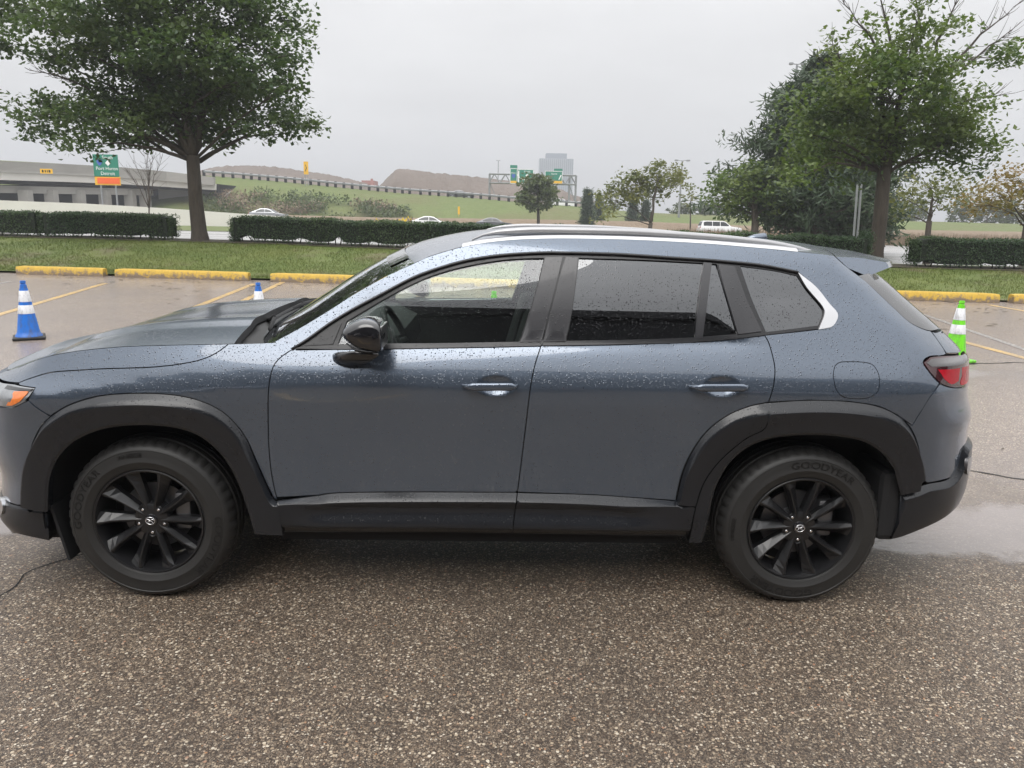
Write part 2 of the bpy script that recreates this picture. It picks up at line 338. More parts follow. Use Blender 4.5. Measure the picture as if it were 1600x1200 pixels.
def leafmat(name, a, b, c, trans=.35, fresh=.3):
    k = NT(name); t = k.t; co = k.coord(); g = k.n('NewGeometry'); rnd = g.outputs['Random Per Island']; n1 = k.noise(co, .55, 5)
    col = k.mix(rnd, a, b); col = k.mix(k.mapr(n1, .42, .66, 0, .75), col, c)
    k.set(Base_Color=col, Roughness=.42, Specular_IOR_Level=.4)
    tl = k.n('BsdfTranslucent'); k.l(k.mix(1.0, col, (1.3, 1.45, .7), 'MULTIPLY'), tl.inputs[0]); mx = k.n('MixShader'); mx.inputs[0].default_value = trans
    k.l(k.b.outputs[0], mx.inputs[1]); k.l(tl.outputs[0], mx.inputs[2]); k.l(mx.outputs[0], k.out.inputs[0]); return k.m
M['maple'] = leafmat('dark_green_leaf', (.042, .076, .034), (.092, .135, .050), (.125, .165, .060))
M['pear'] = leafmat('yellow_green_leaf', (.055, .098, .032), (.12, .165, .048), (.165, .20, .060))
M['olive'] = leafmat('olive_leaf', (.075, .098, .026), (.145, .16, .045), (.18, .165, .05))
M['rust'] = leafmat('rusty_autumn_leaf', (.13, .11, .035), (.21, .17, .055), (.26, .15, .05))
M['farleaf'] = leafmat('far_green_leaf', (.055, .085, .035), (.10, .13, .05), (.12, .13, .06))
M['needle'] = leafmat('pine_needle', (.026, .050, .028), (.055, .085, .042), (.07, .10, .05), .2)
M['hedge'] = leafmat('hedge_leaf', (.030, .062, .034), (.068, .110, .052), (.09, .13, .055), .3)
M['yellow_leaf'] = leafmat('yellow_blossom', (.55, .38, .03), (.75, .52, .06), (.30, .28, .05))
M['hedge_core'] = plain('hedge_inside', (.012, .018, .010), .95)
def plastic(name, col, rough=.4):                    # scuffed road plastic
    k = NT(name); co = k.coord(); g = k.noise(k.coord((9, 9, 3)), 2.5, 8, .7); sxc = k.n('SeparateXYZ'); k.l(co, sxc.inputs[0])
    d = k.math('ADD', k.mapr(g, .48, .75, 0, .75), k.mapr(sxc.outputs['Z'], 0, .16, .22, 0)); k.set(Base_Color=k.mix(d, col, (.10, .09, .08)), Roughness=rough, Normal=k.bump(g, .2, .004)); return k.m
M['cone_blue'] = plastic('blue_cone_plastic', (.012, .16, .62)); M['cone_green'] = plastic('lime_cone_plastic', (.18, .74, .02)); M['cone_white'] = plastic('reflective_collar', (.72, .73, .76), .35)
M['sign_green'] = plain('green_sign_sheet', (.005, .20, .13), .4, 0, .1, 1); M['sign_white'] = plain('white_legend', (.85, .85, .85), .4, 0, .02)
M['sign_orange'] = plain('orange_sign_sheet', (.85, .13, .02), .4, 0, .05); M['sign_yellow'] = plain('yellow_sign_sheet', (.80, .45, .02), .4, 0, .05); M['sign_blue'] = plain('blue_shield', (.05, .12, .45), .4, 0, .05)
M['galv'] = plain('galvanised_steel', (.30, .31, .32), .5, .6, .2)
M['tower'] = plain('grey_glass_tower', (.30, .33, .37), .35, 0, .12, .02); M['tower_band'] = plain('tower_window_band', (.17, .20, .24), .2, 0, .1)
M['brick'] = plain('red_far_wall', (.33, .12, .10), .8)
M['facade'] = plain('dark_store_wall', (.045, .045, .050), .55, 0, .25, .4); M['facade_glass'] = plain('store_window', (.02, .022, .025), .08, 0, .1)
M['car_silver'] = plain('silver_car_paint', (.36, .37, .39), .25, .6, .04, coat=1); M['car_grey'] = plain('grey_car_paint', (.10, .105, .115), .25, .5, .04, coat=1); M['car_white'] = plain('white_car_paint', (.74, .74, .74), .25, 0, .03, coat=1)
M['car_glass'] = plain('dark_car_glass', (.02, .024, .026), .06, 0, .1)

# ------------------------------------------------------------------ the parked car: body skin
# the skin is one surface wrapped round the car: s runs along its plan outline (s = X on the flank), z is height (metres)
def pchip(xs,ys):
    n=len(xs); h=[xs[i+1]-xs[i] for i in range(n-1)]; dl=[(ys[i+1]-ys[i])/h[i] for i in range(n-1)]
    m=[0]*n; m[0]=dl[0]; m[-1]=dl[-1]
    for i in range(1,n-1):
        if dl[i-1]*dl[i]>0:
            w1=2*h[i]+h[i-1]; w2=h[i]+2*h[i-1]; m[i]=(w1+w2)/(w1/dl[i-1]+w2/dl[i])
    def f(x):
        if x<=xs[0]: return ys[0]+m[0]*(x-xs[0])
        if x>=xs[-1]: return ys[-1]+m[-1]*(x-xs[-1])
        i=bisect_right(xs,x)-1; t=(x-xs[i])/h[i]; t2=t*t; t3=t2*t
        return (2*t3-3*t2+1)*ys[i]+(t3-2*t2+t)*h[i]*m[i]+(-2*t3+3*t2)*ys[i+1]+(t3-t2)*h[i]*m[i+1]
    return f
HW=.96; XF=-.30; XR=3.05
def _corner(A,n,N=500):
    pts=[]
    for i in range(N+1):
        th=math.pi/2*i/N
        pts.append((A*math.sin(th)**(2/n), HW-HW*max(0,math.cos(th))**(2/n)))
    L=[0]
    for i in range(N): L.append(L[-1]+math.hypot(pts[i+1][0]-pts[i][0],pts[i+1][1]-pts[i][1]))
    return pts,L
CF=_corner(.62,2.5); CR=_corner(.75,2.9)
def _look(C,l):
    pts,L=C
    if l>=L[-1]: return pts[-1][0],pts[-1][1]+(l-L[-1])
    i=max(0,bisect_right(L,l)-1); t=(l-L[i])/(L[i+1]-L[i]) if L[i+1]>L[i] else 0
    return pts[i][0]+t*(pts[i+1][0]-pts[i][0]),pts[i][1]+t*(pts[i+1][1]-pts[i][1])
def plan(s):
    if s<XF: x,y=_look(CF,XF-s); return XF-x,y
    if s>XR: x,y=_look(CR,s-XR); return XR+x,y
    return s,0.
SEND=XR+CR[1][-1]; SBEG=XF-CF[1][-1]
prof=pchip([.15,.22,.30,.42,.50,.62,.75,.85,.92,.97,1.0,1.035,1.07,1.11,1.14,1.155,1.20,1.26,1.35,1.42,1.50,1.56,1.60,1.64],
           [.14,.085,.068,.058,.055,.046,.032,.020,.012,.011,.017,.029,.043,.061,.078,.090,.103,.122,.153,.182,.222,.262,.300,.35])
prof2=pchip([.15,.22,.30,.42,.50,.62,.75,.85,.92,.97,1.0,1.035,1.05,1.15,1.25,1.30,1.35,1.42,1.50,1.56,1.60,1.64],
            [.14,.085,.068,.058,.055,.046,.032,.020,.012,.011,.017,.029,.035,.078,.120,.141,.163,.192,.228,.265,.302,.35])
fshift=pchip([.15,.2,.25,.3,.4,.5,.6,.7,.8,.9,1.0,1.1,1.2],[.055,-.012,-.03,-.05,-.026,-.014,-.03,-.04,-.02,.01,.09,.20,.35])
rshift=pchip([.15,.25,.30,.40,.5,.6,.7,.8,.9,1.0,1.1,1.2,1.3,1.4,1.5,1.6],[-.27,-.16,-.095,-.015,.007,.002,-.016,-.036,-.072,-.085,-.075,-.135,-.22,-.305,-.40,-.46])
hsh=pchip([-.9,-.5,-.2,.2,.7,1.0],[.16,.13,.075,.03,0.0,0.0])
def dprof(s,z):
    zz=z+(hsh(s) if s<1 else 0)*sm(.75,1.0,z); a=prof(zz); b=max(sm(2.35,2.65,s),sm(1.0,.78,s))
    return a if b==0 else a+(prof2(zz)-a)*b
def W(s,z,off=0.):
    x,y=plan(s); e=1e-3; x1,y1=plan(s+e); x0,y0=plan(s-e)
    tx,ty=x1-x0,y1-y0; l=math.hypot(tx,ty); nx,ny=ty/l,-tx/l   # outward (toward -Y on side)
    d=dprof(s,z)-off
    if s>2.9: # ease tumblehome at tail
        pass
    x-=nx*d; y-=ny*d
    x+=fshift(z)*sm(-.3,-.75,plan(s)[0]) + rshift(z)*sm(3.0-.5*sm(1.15,1.55,z),3.55,plan(s)[0])
    return x,y,z

T = {
'dlo':[(0.638,1.118),(0.702,1.159),(0.783,1.218),(0.876,1.276),(1.005,1.346),(1.109,1.402),(1.2,1.439),(1.32,1.476),(1.426,1.497),(1.534,1.51),(1.669,1.519),(1.756,1.52),(1.886,1.52),(2.0,1.518),(2.116,1.513),(2.241,1.507),(2.36,1.502),(2.484,1.494),(2.609,1.483),(2.793,1.459),(2.852,1.402),(2.878,1.337),(2.9,1.304),(2.905,1.291),(2.896,1.265),(2.872,1.239),(2.816,1.227),(2.714,1.214),(2.592,1.199),(2.472,1.184),(2.362,1.172),(2.23,1.163),(2.086,1.157),(1.883,1.15),(1.658,1.143),(1.433,1.135),(1.144,1.126),(0.844,1.117)],
'fglass':[(0.823,1.136),(0.855,1.226),(0.949,1.283),(1.006,1.317),(1.103,1.37),(1.201,1.414),(1.32,1.45),(1.467,1.479),(1.574,1.49),(1.669,1.494),(1.637,1.373),(1.603,1.259),(1.568,1.156),(1.275,1.147),(1.004,1.141)],
'sail':[(0.686,1.132),(0.808,1.135),(0.841,1.219),(0.773,1.187)],
'bpil_f':[(1.674,1.497),(1.747,1.501),(1.733,1.445),(1.688,1.271),(1.66,1.159),(1.573,1.156),(1.609,1.259),(1.642,1.373)],
'bpil_r':[(1.761,1.501),(1.812,1.499),(1.787,1.292),(1.759,1.162),(1.668,1.159),(1.696,1.271),(1.741,1.445)],
'rglass':[(1.817,1.497),(2.091,1.494),(2.343,1.486),(2.324,1.385),(2.309,1.279),(2.3,1.186),(2.086,1.174),(1.764,1.163),(1.789,1.292)],
'divider':[(2.345,1.486),(2.375,1.484),(2.35,1.334),(2.329,1.189),(2.303,1.186),(2.311,1.279),(2.327,1.385)],
'trglass':[(2.378,1.484),(2.4,1.482),(2.477,1.202),(2.332,1.189),(2.352,1.334)],
'cpil':[(2.405,1.482),(2.475,1.475),(2.522,1.335),(2.579,1.216),(2.479,1.202)],
'qglass':[(2.501,1.476),(2.659,1.459),(2.776,1.441),(2.791,1.393),(2.838,1.319),(2.841,1.288),(2.821,1.242),(2.714,1.227),(2.598,1.212),(2.544,1.342)],
'wing':[(2.79,1.457),(2.851,1.401),(2.878,1.336),(2.9,1.304),(2.905,1.291),(2.896,1.265),(2.872,1.239),(2.816,1.227),(2.825,1.244),(2.845,1.288),(2.842,1.319),(2.796,1.393)],
'belt_f':[(0.648,1.118),(0.686,1.13),(1.012,1.14),(1.275,1.146),(1.666,1.157),(1.658,1.143),(1.433,1.135),(1.144,1.126),(0.844,1.117)],
'belt_r':[(1.674,1.157),(1.884,1.164),(2.086,1.172),(2.23,1.179),(2.361,1.188),(2.471,1.199),(2.584,1.213),(2.59,1.2),(2.472,1.184),(2.362,1.172),(2.23,1.163),(2.086,1.157),(1.883,1.15),(1.665,1.144)],
'cutA':[(0.648,1.118),(0.606,1.091),(0.573,1.057),(0.558,1.004),(0.547,0.912),(0.539,0.814),(0.533,0.716),(0.533,0.6),(0.544,0.498),(0.557,0.444),(0.569,0.295)],
'cutB':[(1.658,1.143),(1.631,1.06),(1.615,0.974),(1.606,0.873),(1.598,0.778),(1.586,0.642),(1.575,0.522),(1.568,0.467),(1.558,0.362),(1.558,0.31)],
'cutC':[(2.59,1.2),(2.607,1.168),(2.621,1.109),(2.626,1.067),(2.618,1.007),(2.599,0.927),(2.594,0.848),(2.58,0.819),(2.509,0.775),(2.419,0.68),(2.361,0.579),(2.335,0.467),(2.317,0.3)],
'hoodcut':[(-0.534,0.953),(-0.479,0.972),(-0.352,1.002),(-0.236,1.014),(-0.125,1.023),(-0.025,1.028),(0.062,1.033),(0.137,1.041),(0.202,1.051),(0.261,1.064),(0.309,1.082),(0.348,1.105),(0.378,1.13)],
'crease':[(-0.679,0.941),(-0.731,0.965),(-0.737,0.987),(-0.624,1.025),(-0.377,1.064),(-0.237,1.09),(-0.132,1.103),(-0.018,1.113),(0.172,1.122),(0.378,1.13),(0.489,1.135)],
'apil_top':[(0.566,1.143),(0.671,1.201),(0.768,1.261),(0.888,1.339),(1.009,1.408),(1.126,1.464),(1.19,1.493),(1.324,1.534),(1.412,1.552),(1.533,1.567),(1.67,1.575),(1.806,1.578),(2.004,1.578),(2.19,1.574),(2.378,1.567),(2.579,1.555),(2.882,1.541),(3.329,1.526)],
'spoilcut':[(3.34,1.522),(3.419,1.44),(3.431,1.382),(3.44,1.307),(3.451,1.257),(3.523,1.226),(3.582,1.215)],
'fuel':[(2.866,1.038),(2.869,1.063),(2.878,1.086),(2.901,1.1),(2.952,1.103),(3.003,1.101),(3.035,1.093),(3.056,1.069),(3.064,1.036),(3.058,0.993),(3.038,0.97),(3.007,0.956),(2.964,0.953),(2.93,0.955),(2.899,0.966),(2.876,0.993)],
'lamp':[(3.313,1.101),(3.37,1.121),(3.496,1.121),(3.682,1.11),(3.585,0.984),(3.498,0.994),(3.415,1.017),(3.347,1.063)],
'bumpcut':[(3.415,1.012),(3.339,0.957),(3.282,0.887),(3.247,0.839)],
'farch_o':[(-0.543,0.42),(-0.532,0.495),(-0.5,0.58),(-0.466,0.655),(-0.428,0.729),(-0.386,0.791),(-0.322,0.843),(-0.249,0.883),(-0.141,0.917),(-0.027,0.93),(0.087,0.932),(0.189,0.924),(0.271,0.904),(0.337,0.872),(0.391,0.823),(0.44,0.747),(0.473,0.648),(0.507,0.544),(0.537,0.469),(0.566,0.457)],
'farch_i':[(-0.41,0.405),(-0.394,0.504),(-0.371,0.575),(-0.337,0.636),(-0.285,0.697),(-0.212,0.746),(-0.121,0.781),(-0.021,0.797),(0.088,0.799),(0.182,0.786),(0.263,0.753),(0.334,0.683),(0.379,0.6),(0.411,0.502),(0.434,0.406),(0.448,0.309)],
'rarch_o':[(2.255,0.479),(2.274,0.616),(2.313,0.727),(2.37,0.816),(2.446,0.88),(2.524,0.916),(2.588,0.932),(2.769,0.946),(2.933,0.943),(3.063,0.924),(3.165,0.886),(3.232,0.836),(3.28,0.763),(3.313,0.671),(3.331,0.584)],
'rarch_i':[(2.38,0.29),(2.396,0.386),(2.406,0.487),(2.422,0.573),(2.463,0.665),(2.531,0.738),(2.625,0.78),(2.748,0.796),(2.874,0.795),(3.005,0.773),(3.1,0.721),(3.166,0.648),(3.208,0.544),(3.243,0.394)],
'silltop':[(0.569,0.466),(0.723,0.486),(0.807,0.498),(1.061,0.506),(1.566,0.511),(1.904,0.504),(2.261,0.482)],
'sillledge':[(0.569,0.455),(0.806,0.469),(1.06,0.476),(1.567,0.479),(1.905,0.478),(2.261,0.474)],
'sillbot':[(0.578,0.31),(0.969,0.319),(1.279,0.325),(1.557,0.323),(1.913,0.319),(2.308,0.314)],
'fbump_top':[(-0.663,0.397),(-0.588,0.402),(-0.435,0.391)],
'fbump_bot':[(-0.768,0.33),(-0.693,0.313),(-0.644,0.277),(-0.589,0.27),(-0.488,0.269),(-0.444,0.261)],
'headlamp':[(-0.685,0.94),(-0.569,0.946),(-0.515,0.945),(-0.411,0.942),(-0.427,0.908),(-0.455,0.88),(-0.505,0.857),(-0.547,0.856)],
'fbumpcut':[(-0.428,0.895),(-0.381,0.856),(-0.343,0.829)],
'rbump_top':[(3.229,0.532),(3.366,0.568),(3.546,0.576)],
'rbump_bot':[(3.303,0.331),(3.409,0.36),(3.52,0.391),(3.623,0.422)],
'handle_f':[(1.337,0.983),(1.569,0.992),(1.452,0.985)],
'handle_r':[(2.266,0.992),(2.515,1.001),(2.39,0.994)],
'mirrorfoot':[(0.812,1.092),(0.913,1.054)],
}
def inpoly(x, y, poly):
    c = False; n = len(poly); j = n - 1
    for i in range(n):
        xi, yi = poly[i][0], poly[i][1]; xj, yj = poly[j][0], poly[j][1]
        if (yi > y) != (yj > y) and x < (xj - xi) * (y - yi) / (yj - yi) + xi: c = not c
        j = i
    return c
def area(p): return .5 * sum(p[i - 1][0] * p[i][1] - p[i][0] * p[i - 1][1] for i in range(len(p)))
def inset(p, d):
    n = len(p); s_ = 1 if area(p) > 0 else -1; out = []
    for i in range(n):
        a, b, c = Vector(p[i - 1][:2]), Vector(p[i][:2]), Vector(p[(i + 1) % n][:2])
        e1 = (b - a); e2 = (c - b)
        if e1.length < 1e-9 or e2.length < 1e-9: out.append(b); continue
        e1.normalize(); e2.normalize(); n1 = Vector((-e1.y, e1.x)); n2 = Vector((-e2.y, e2.x)); m_ = n1 + n2
        if m_.length < .2: m_ = n1
        m_ = m_.normalized(); out.append(b + m_ * (s_ * d / max(.5, m_.dot(n1))))
    return out
def dpoly(x, y, pl):
    b = 9
    for i in range(len(pl) - 1):
        ax, ay = pl[i][0], pl[i][1]; dx, dy = pl[i + 1][0] - ax, pl[i + 1][1] - ay; l2 = dx * dx + dy * dy or 1e-9
        t = min(1, max(0, ((x - ax) * dx + (y - ay) * dy) / l2)); q = (x - ax - t * dx) ** 2 + (y - ay - t * dy) ** 2
        if q < b: b = q
    return math.sqrt(b)
def outline(*segs, step=.02):
    out = []
    for g in segs:
        c = spl(g, step) if len(g) > 1 else [Vector(g[0])]
        for q in c:
            if not out or (q - out[-1]).length > .0015: out.append(q)
    while (out[0] - out[-1]).length < .0015: out.pop()
    return out
def patch(name, poly, mat, parent, off=0., thick=.014, holes=(), grid=.035, gap=.0022, mirror=True, extra=(), clear=None, mparent=None):
    """a panel cut from the body skin; returns the near panel and its twin on the far flank"""
    poly = inset(poly, gap) if gap else [Vector(q[:2]) for q in poly]
    if area(poly) < 0: poly = poly[::-1]
    f_off = off if callable(off) else (lambda s, z: off)
    loops = [poly] + [[Vector(q[:2]) for q in h] for h in holes]; pts = []; eds = []
    for L in loops:
        b = len(pts); pts += L; eds += [(b + i, b + (i + 1) % len(L)) for i in range(len(L))]
    xs = [q[0] for q in poly]; ys = [q[1] for q in poly]; gx = grid * 1.25; gz = min(grid, .018)
    for q in extra:
        if inpoly(q[0], q[1], poly) and all(dpoly(q[0], q[1], L + L[:1]) > .0012 for L in loops): pts.append(Vector(q[:2]))
    for iz in range(int(min(ys) / gz) - 1, int(max(ys) / gz) + 2):           # rows level along the flank so highlights run straight
        y = iz * gz
        for ix in range(int(min(xs) / gx) - 2, int(max(xs) / gx) + 2):
            x = ix * gx
            if inpoly(x, y, poly) and not any(inpoly(x, y, h) for h in loops[1:]):
                if all(dpoly(x, y, L + L[:1]) > gz * .45 for L in loops) and (clear is None or not clear(x, y)): pts.append(Vector((x, y)))
    V, E_, F, *_ = geometry.delaunay_2d_cdt(pts, eds, [], 0, 1e-6)
    keep = []
    for f in F:
        cx = sum(V[i][0] for i in f) / len(f); cy = sum(V[i][1] for i in f) / len(f)
        if inpoly(cx, cy, poly) and not any(inpoly(cx, cy, h) for h in loops[1:]): keep.append(tuple(f))
    P = lambda s, z: Vector(W(s, z, f_off(s, z)))
    co = []; nr = []; e_ = .0015
    for q in V:
        s_, z_ = q; p = P(s_, z_); co.append(p)
        n = (P(s_ + e_, z_) - P(s_ - e_, z_)).cross(P(s_, z_ + e_) - P(s_, z_ - e_)); n = n.normalized() if n.length > 1e-12 else Vector((0, -1, 0)); nr.append(n)
    faces = []
    for f in keep:
        g = (co[f[1]] - co[f[0]]).cross(co[f[2]] - co[f[0]]); faces.append(f if g.dot(nr[f[0]]) >= 0 else f[::-1])
    cnt = {}
    for f in faces:
        for i in range(len(f)): cnt.setdefault(frozenset((f[i - 1], f[i])), []).append((f[i - 1], f[i]))
    bd = [v[0] for v in cnt.values() if len(v) == 1]
    idx = {}
    def rim(i, t):
        key = (i, t)
        if key not in idx: idx[key] = len(co); co.append(co[i] - nr[i] * (thick if t else 0)); nr.append(None)
        return idx[key]
    used = sorted({i for f in faces for i in f})
    for a, b in bd:
        g = [rim(a, 0), rim(b, 0), rim(b, 1), rim(a, 1)]
        # outward edge direction
        d = (co[b] - co[a]); o = nr[a].cross(d); o = -o.normalized() if o.length > 1e-9 else Vector((0, -1, 0))
        for q in g: nr[q] = (o if nr[q] is None else (nr[q] + o))
        faces.append((g[1], g[0], g[3], g[2]))
    rem = {}; vv = []; nn = []
    for f in faces:
        for i in f:
            if i not in rem: rem[i] = len(vv); vv.append(co[i]); nn.append(nr[i].normalized() if nr[i].length > 1e-9 else Vector((0, -1, 0)))
    ff = [tuple(rem[i] for i in f) for f in faces]
    out = []
    for side in ((0, 1) if mirror else (0,)):
        me = bpy.data.meshes.new(name)
        if side: me.from_pydata([(p.x, 2 * HW - p.y, p.z) for p in vv], [], [f[::-1] for f in ff]); N = [(n.x, -n.y, n.z) for n in nn]
        else: me.from_pydata([tuple(p) for p in vv], [], ff); N = [tuple(n) for n in nn]
        me.update(); me.polygons.foreach_set('use_smooth', [True] * len(me.polygons)); me.normals_split_custom_set_from_vertices(N)
        par = parent if not side or mparent is None else mparent
        out.append(link(name, me, mat, par))
    return out if mirror else out[0]
def both(mb, name, mat, parent, mparent=None, **kw):
    a = mb.build(name, mat, parent, **kw); m2 = MB(); m2.v = [(x, 2 * HW - y, z) for x, y, z in mb.v]; m2.f = [f[::-1] for f in mb.f]
    return a, m2.build(name, mat, mparent or parent, **kw)

CAR = thing('parked_car', 'rain-beaded blue-grey crossover with black wheels filling the foreground', 'car', (-1.539631, 2.974228, 0), .0219194)
cutA, cutB, cutC = T['cutA'], T['cutB'], T['cutC']
def cutx(cut, z):                                   # s of a shut line at height z
    for a, b in zip(cut, cut[1:]):
        if (a[1] - z) * (b[1] - z) <= 0 and a[1] != b[1]: return a[0] + (b[0] - a[0]) * (z - a[1]) / (b[1] - a[1])
    return cut[-1][0]
def upto(cut, zlo, zhi=9):                          # the stretch of a shut line between two heights, top down
    c = [p for p in cut if zlo < p[1] < zhi]
    if zhi < 9: c = [(cutx(cut, zhi), zhi)] + c
    return c + [(cutx(cut, zlo), zlo)]
ao_f, ai_f, ao_r, ai_r = T['farch_o'], T['farch_i'], T['rarch_o'], T['rarch_i']
st, sb = T['silltop'], T['sillbot']
dlo_top = T['dlo'][:20]; dlo_bot = T['dlo'][20:]

# --- fender, hood flank, doors, quarter panel, bumpers
crease = [(-.79, .975), (-.70, 1.0), (-.60, 1.03), (-.377, 1.066), (-.237, 1.09), (-.132, 1.103), (-.018, 1.113), (.172, 1.122), (.378, 1.13)]
fender = outline(T['hoodcut'], [(.378, 1.13), (.489, 1.135), (.575, 1.140)], [(.60, 1.135), (.64, 1.116)], upto(cutA, .462)[0:], ao_f[::-1][1:-6], [(-.343, .829), (-.381, .856), (-.428, .895)], [(-.411, .942), (-.515, .945)])
patch('fender', fender, M['paint'], CAR)
hood_side = outline([(-.534, .953), (-.62, .948), (-.72, .944), (-.86, .942)], [(-.84, .962), (-.79, .975)], crease[1:], T['hoodcut'][::-1])
fdoor = outline(upto(cutA, .474), st[1:5], upto(cutB, .52)[::-1], [(1.655, 1.143), (1.433, 1.135), (1.144, 1.126), (.844, 1.117), (.66, 1.112)])
def dimple(cs, cz, base=0.):                        # scooped hollow behind a door handle
    def f(s, z):
        r = ((s - cs) / .088) ** 2 + ((z - cz) / .043) ** 2
        return base - .022 * max(0, 1 - r) ** 1.2
    return f
def bowl(cs, cz): return [(cs + .088 * f * math.cos(a), cz + .043 * f * math.sin(a)) for f in (.12, .3, .48, .66, .82, .93, 1.0, 1.06) for a in [2 * math.pi * i / 30 for i in range(30)]]
def nearbowl(cs, cz): return lambda s, z: ((s - cs) / .088) ** 2 + ((z - cz) / .043) ** 2 < 1.3
DOOR_F = patch('front_door', fdoor, M['paint'], CAR, off=dimple(1.475, .985), extra=bowl(1.475, .985), clear=nearbowl(1.475, .985), grid=.022)
rdoor = outline(upto(cutB, .52), [(1.574, .512)], st[5:], ao_r[:7], upto(cutC, .935)[::-1], [(2.588, 1.198), (2.472, 1.184), (2.362, 1.172), (2.23, 1.163), (2.086, 1.157), (1.883, 1.15), (1.665, 1.144)])
DOOR_R = patch('rear_door', rdoor, M['paint'], CAR, off=dimple(2.405, .995), extra=bowl(2.405, .995), clear=nearbowl(2.405, .995), grid=.022)
frame = outline(upto(cutC, .935)[::-1], T['dlo'][27:19:-1], dlo_top[::-1], [(.60, 1.10)], [(.566, 1.143), *T['apil_top'][1:]], T['spoilcut'], [(3.57, 1.19), (3.52, 1.125)], [(3.496, 1.122), (3.37, 1.122), (3.313, 1.101), (3.347, 1.063), (3.415, 1.015)], T['bumpcut'][1:], ao_r[10:7:-1], [(2.769, .946), (2.60, .934)])
FUEL = [Vector(p) for p in T['fuel']]; fuel_o = outline(T['fuel'] + T['fuel'][:1], step=.01)
QUARTER = patch('side_frame', frame, M['paint'], CAR, grid=.03, holes=[fuel_o])
patch('fuel_door', fuel_o, M['paint'], QUARTER[0], gap=.003, mparent=QUARTER[1])

# --- hood: flank strips joined to the lofted top
rows = []
hc = spl([(SBEG, .968), (-1.3, .968), (-1.0, .968)] + crease + [(.40, 1.131)], .03)
for q in hc:
    p = Vector(W(q[0], q[1])); row = []
    n = 33
    for j in range(n):
        w = -1 + 2 * j / (n - 1); y = HW + w * (HW - p.y); c = (.014 + .03 * sm(-.8, .35, p.x)) * (1 - abs(w) ** 2.4)
        c += .012 * (sm(.62, .54, abs(w)) - sm(.50, .30, abs(w)) * .8) * sm(-.85, -.3, p.x)
        row.append((p.x - .06 * (1 - w * w) * sm(.0, .4, p.x), y, p.z + c))
    rows.append(row)
HOOD = grid_obj('hood', rows, M['paint'], CAR)
patch('hood_edge', hood_side, M['paint'], HOOD)
rl = MB()                                            # turned-down rear lip of the hood
lip = rows[-1]; rl.add([p for p in lip] + [(p[0] + .004, p[1], p[2] - .03) for p in lip], [(j, j + 1, j + 34, j + 33) for j in range(32)])
rl.build('hood_lip', M['void'], HOOD)

# --- bumpers, lamps, lower cladding
fb = outline([(-.428, .893), (-.381, .854), (-.343, .827)], ao_f[5::-1], [(-.60, .402), (-.70, .40), (-1.0, .40), (SBEG, .40)], [(SBEG, .93), (-1.0, .93), (-.86, .935)], [(-.76, .862), (-.60, .852), (-.547, .854), (-.505, .857), (-.455, .88)])
patch('front_bumper', fb, M['paint'], CAR, grid=.04)
hl = outline([(-.86, .94), (-.685, .94), (-.569, .946), (-.515, .945), (-.411, .942)], [(-.427, .908), (-.455, .88), (-.505, .857), (-.547, .854), (-.62, .854), (-.76, .862)], [(-.86, .935)])
HL = patch('headlamp', hl, M['headlamp'], CAR, off=-.002, grid=.02)
patch('marker_lens', outline([(-.52, .925), (-.435, .930), (-.44, .915)], [(-.465, .885), (-.505, .865), (-.54, .862)]), M['amber'], HL[0], off=.002, grid=.02, mparent=HL[1])
patch('lamp_bezel', outline([(-.60, .942), (-.415, .940)], [(-.43, .928), (-.60, .925)]), M['gloss_black'], HL[0], off=.003, grid=.02, mparent=HL[1])
fl_ = outline([(-.435, .398), (-.588, .400), (-.663, .398), (-.9, .398), (SBEG, .398)], [(SBEG, .19), (-1.0, .20), (-.80, .225), (-.70, .245), (-.62, .262), (-.52, .262), (-.444, .255)])
patch('front_lower_cladding', fl_, M['cladding'], CAR, off=lambda s, z: .012 * sm(.40, .385, z) - .002, grid=.03, thick=.05)
patch('grille', outline([(-1.05, .46), (-1.2, .45), (SBEG, .45)], [(SBEG, .86), (-1.1, .86), (-1.0, .80)]), M['gloss_black'], CAR, off=.006, grid=.05)
patch('fog_reflector', outline([(-.80, .40), (-.74, .405), (-.70, .38), (-.71, .34), (-.76, .325), (-.80, .345)] + [], step=.01), M['chrome'], CAR, off=.018, grid=.02, thick=.03)
rb = outline(T['bumpcut'], ao_r[10:], [(3.366, .570), (3.50, .577), (3.546, .578), (3.70, .60), (SEND, .61)], [(SEND, .86), (4.2, .86), (3.85, .90), (3.80, .98)], [(3.70, .975), (3.585, .982), (3.498, .992), (3.425, 1.010)])
patch('rear_bumper', rb, M['paint'], CAR, grid=.03, off=lambda s, z: .012 * sm(.76, .84, z) * sm(.93, .85, z) * sm(3.35, 3.6, s))
rl_ = outline([(3.229, .530), (3.29, .545), (3.366, .566), (3.50, .575), (3.57, .62), (3.62, .70), (3.72, .715), (SEND, .72)], [(SEND, .40), (3.9, .42), (3.75, .425), (3.623, .410), (3.52, .385), (3.409, .355), (3.31, .325), (3.25, .315)], [(3.243, .394)])
rlt = spl([(3.2, .525), (3.29, .545), (3.366, .568), (3.50, .577), (3.57, .622), (3.62, .70), (3.72, .716), (SEND, .722)], .02)
rlx = []
for q0, q1 in zip(rlt, rlt[1:]):
    t = (q1 - q0).normalized(); rlx += [q0 + Vector((t.y, -t.x)) * d for d in (.010, .020, .029, .033, .042)]
patch('rear_lower_cladding', rl_, M['cladding'], CAR, off=lambda s, z: .026 * min(1, dpoly(s, z, rlt) / .03) - .003, extra=rlx, clear=lambda s, z: dpoly(s, z, rlt) < .05, grid=.02, thick=.05)
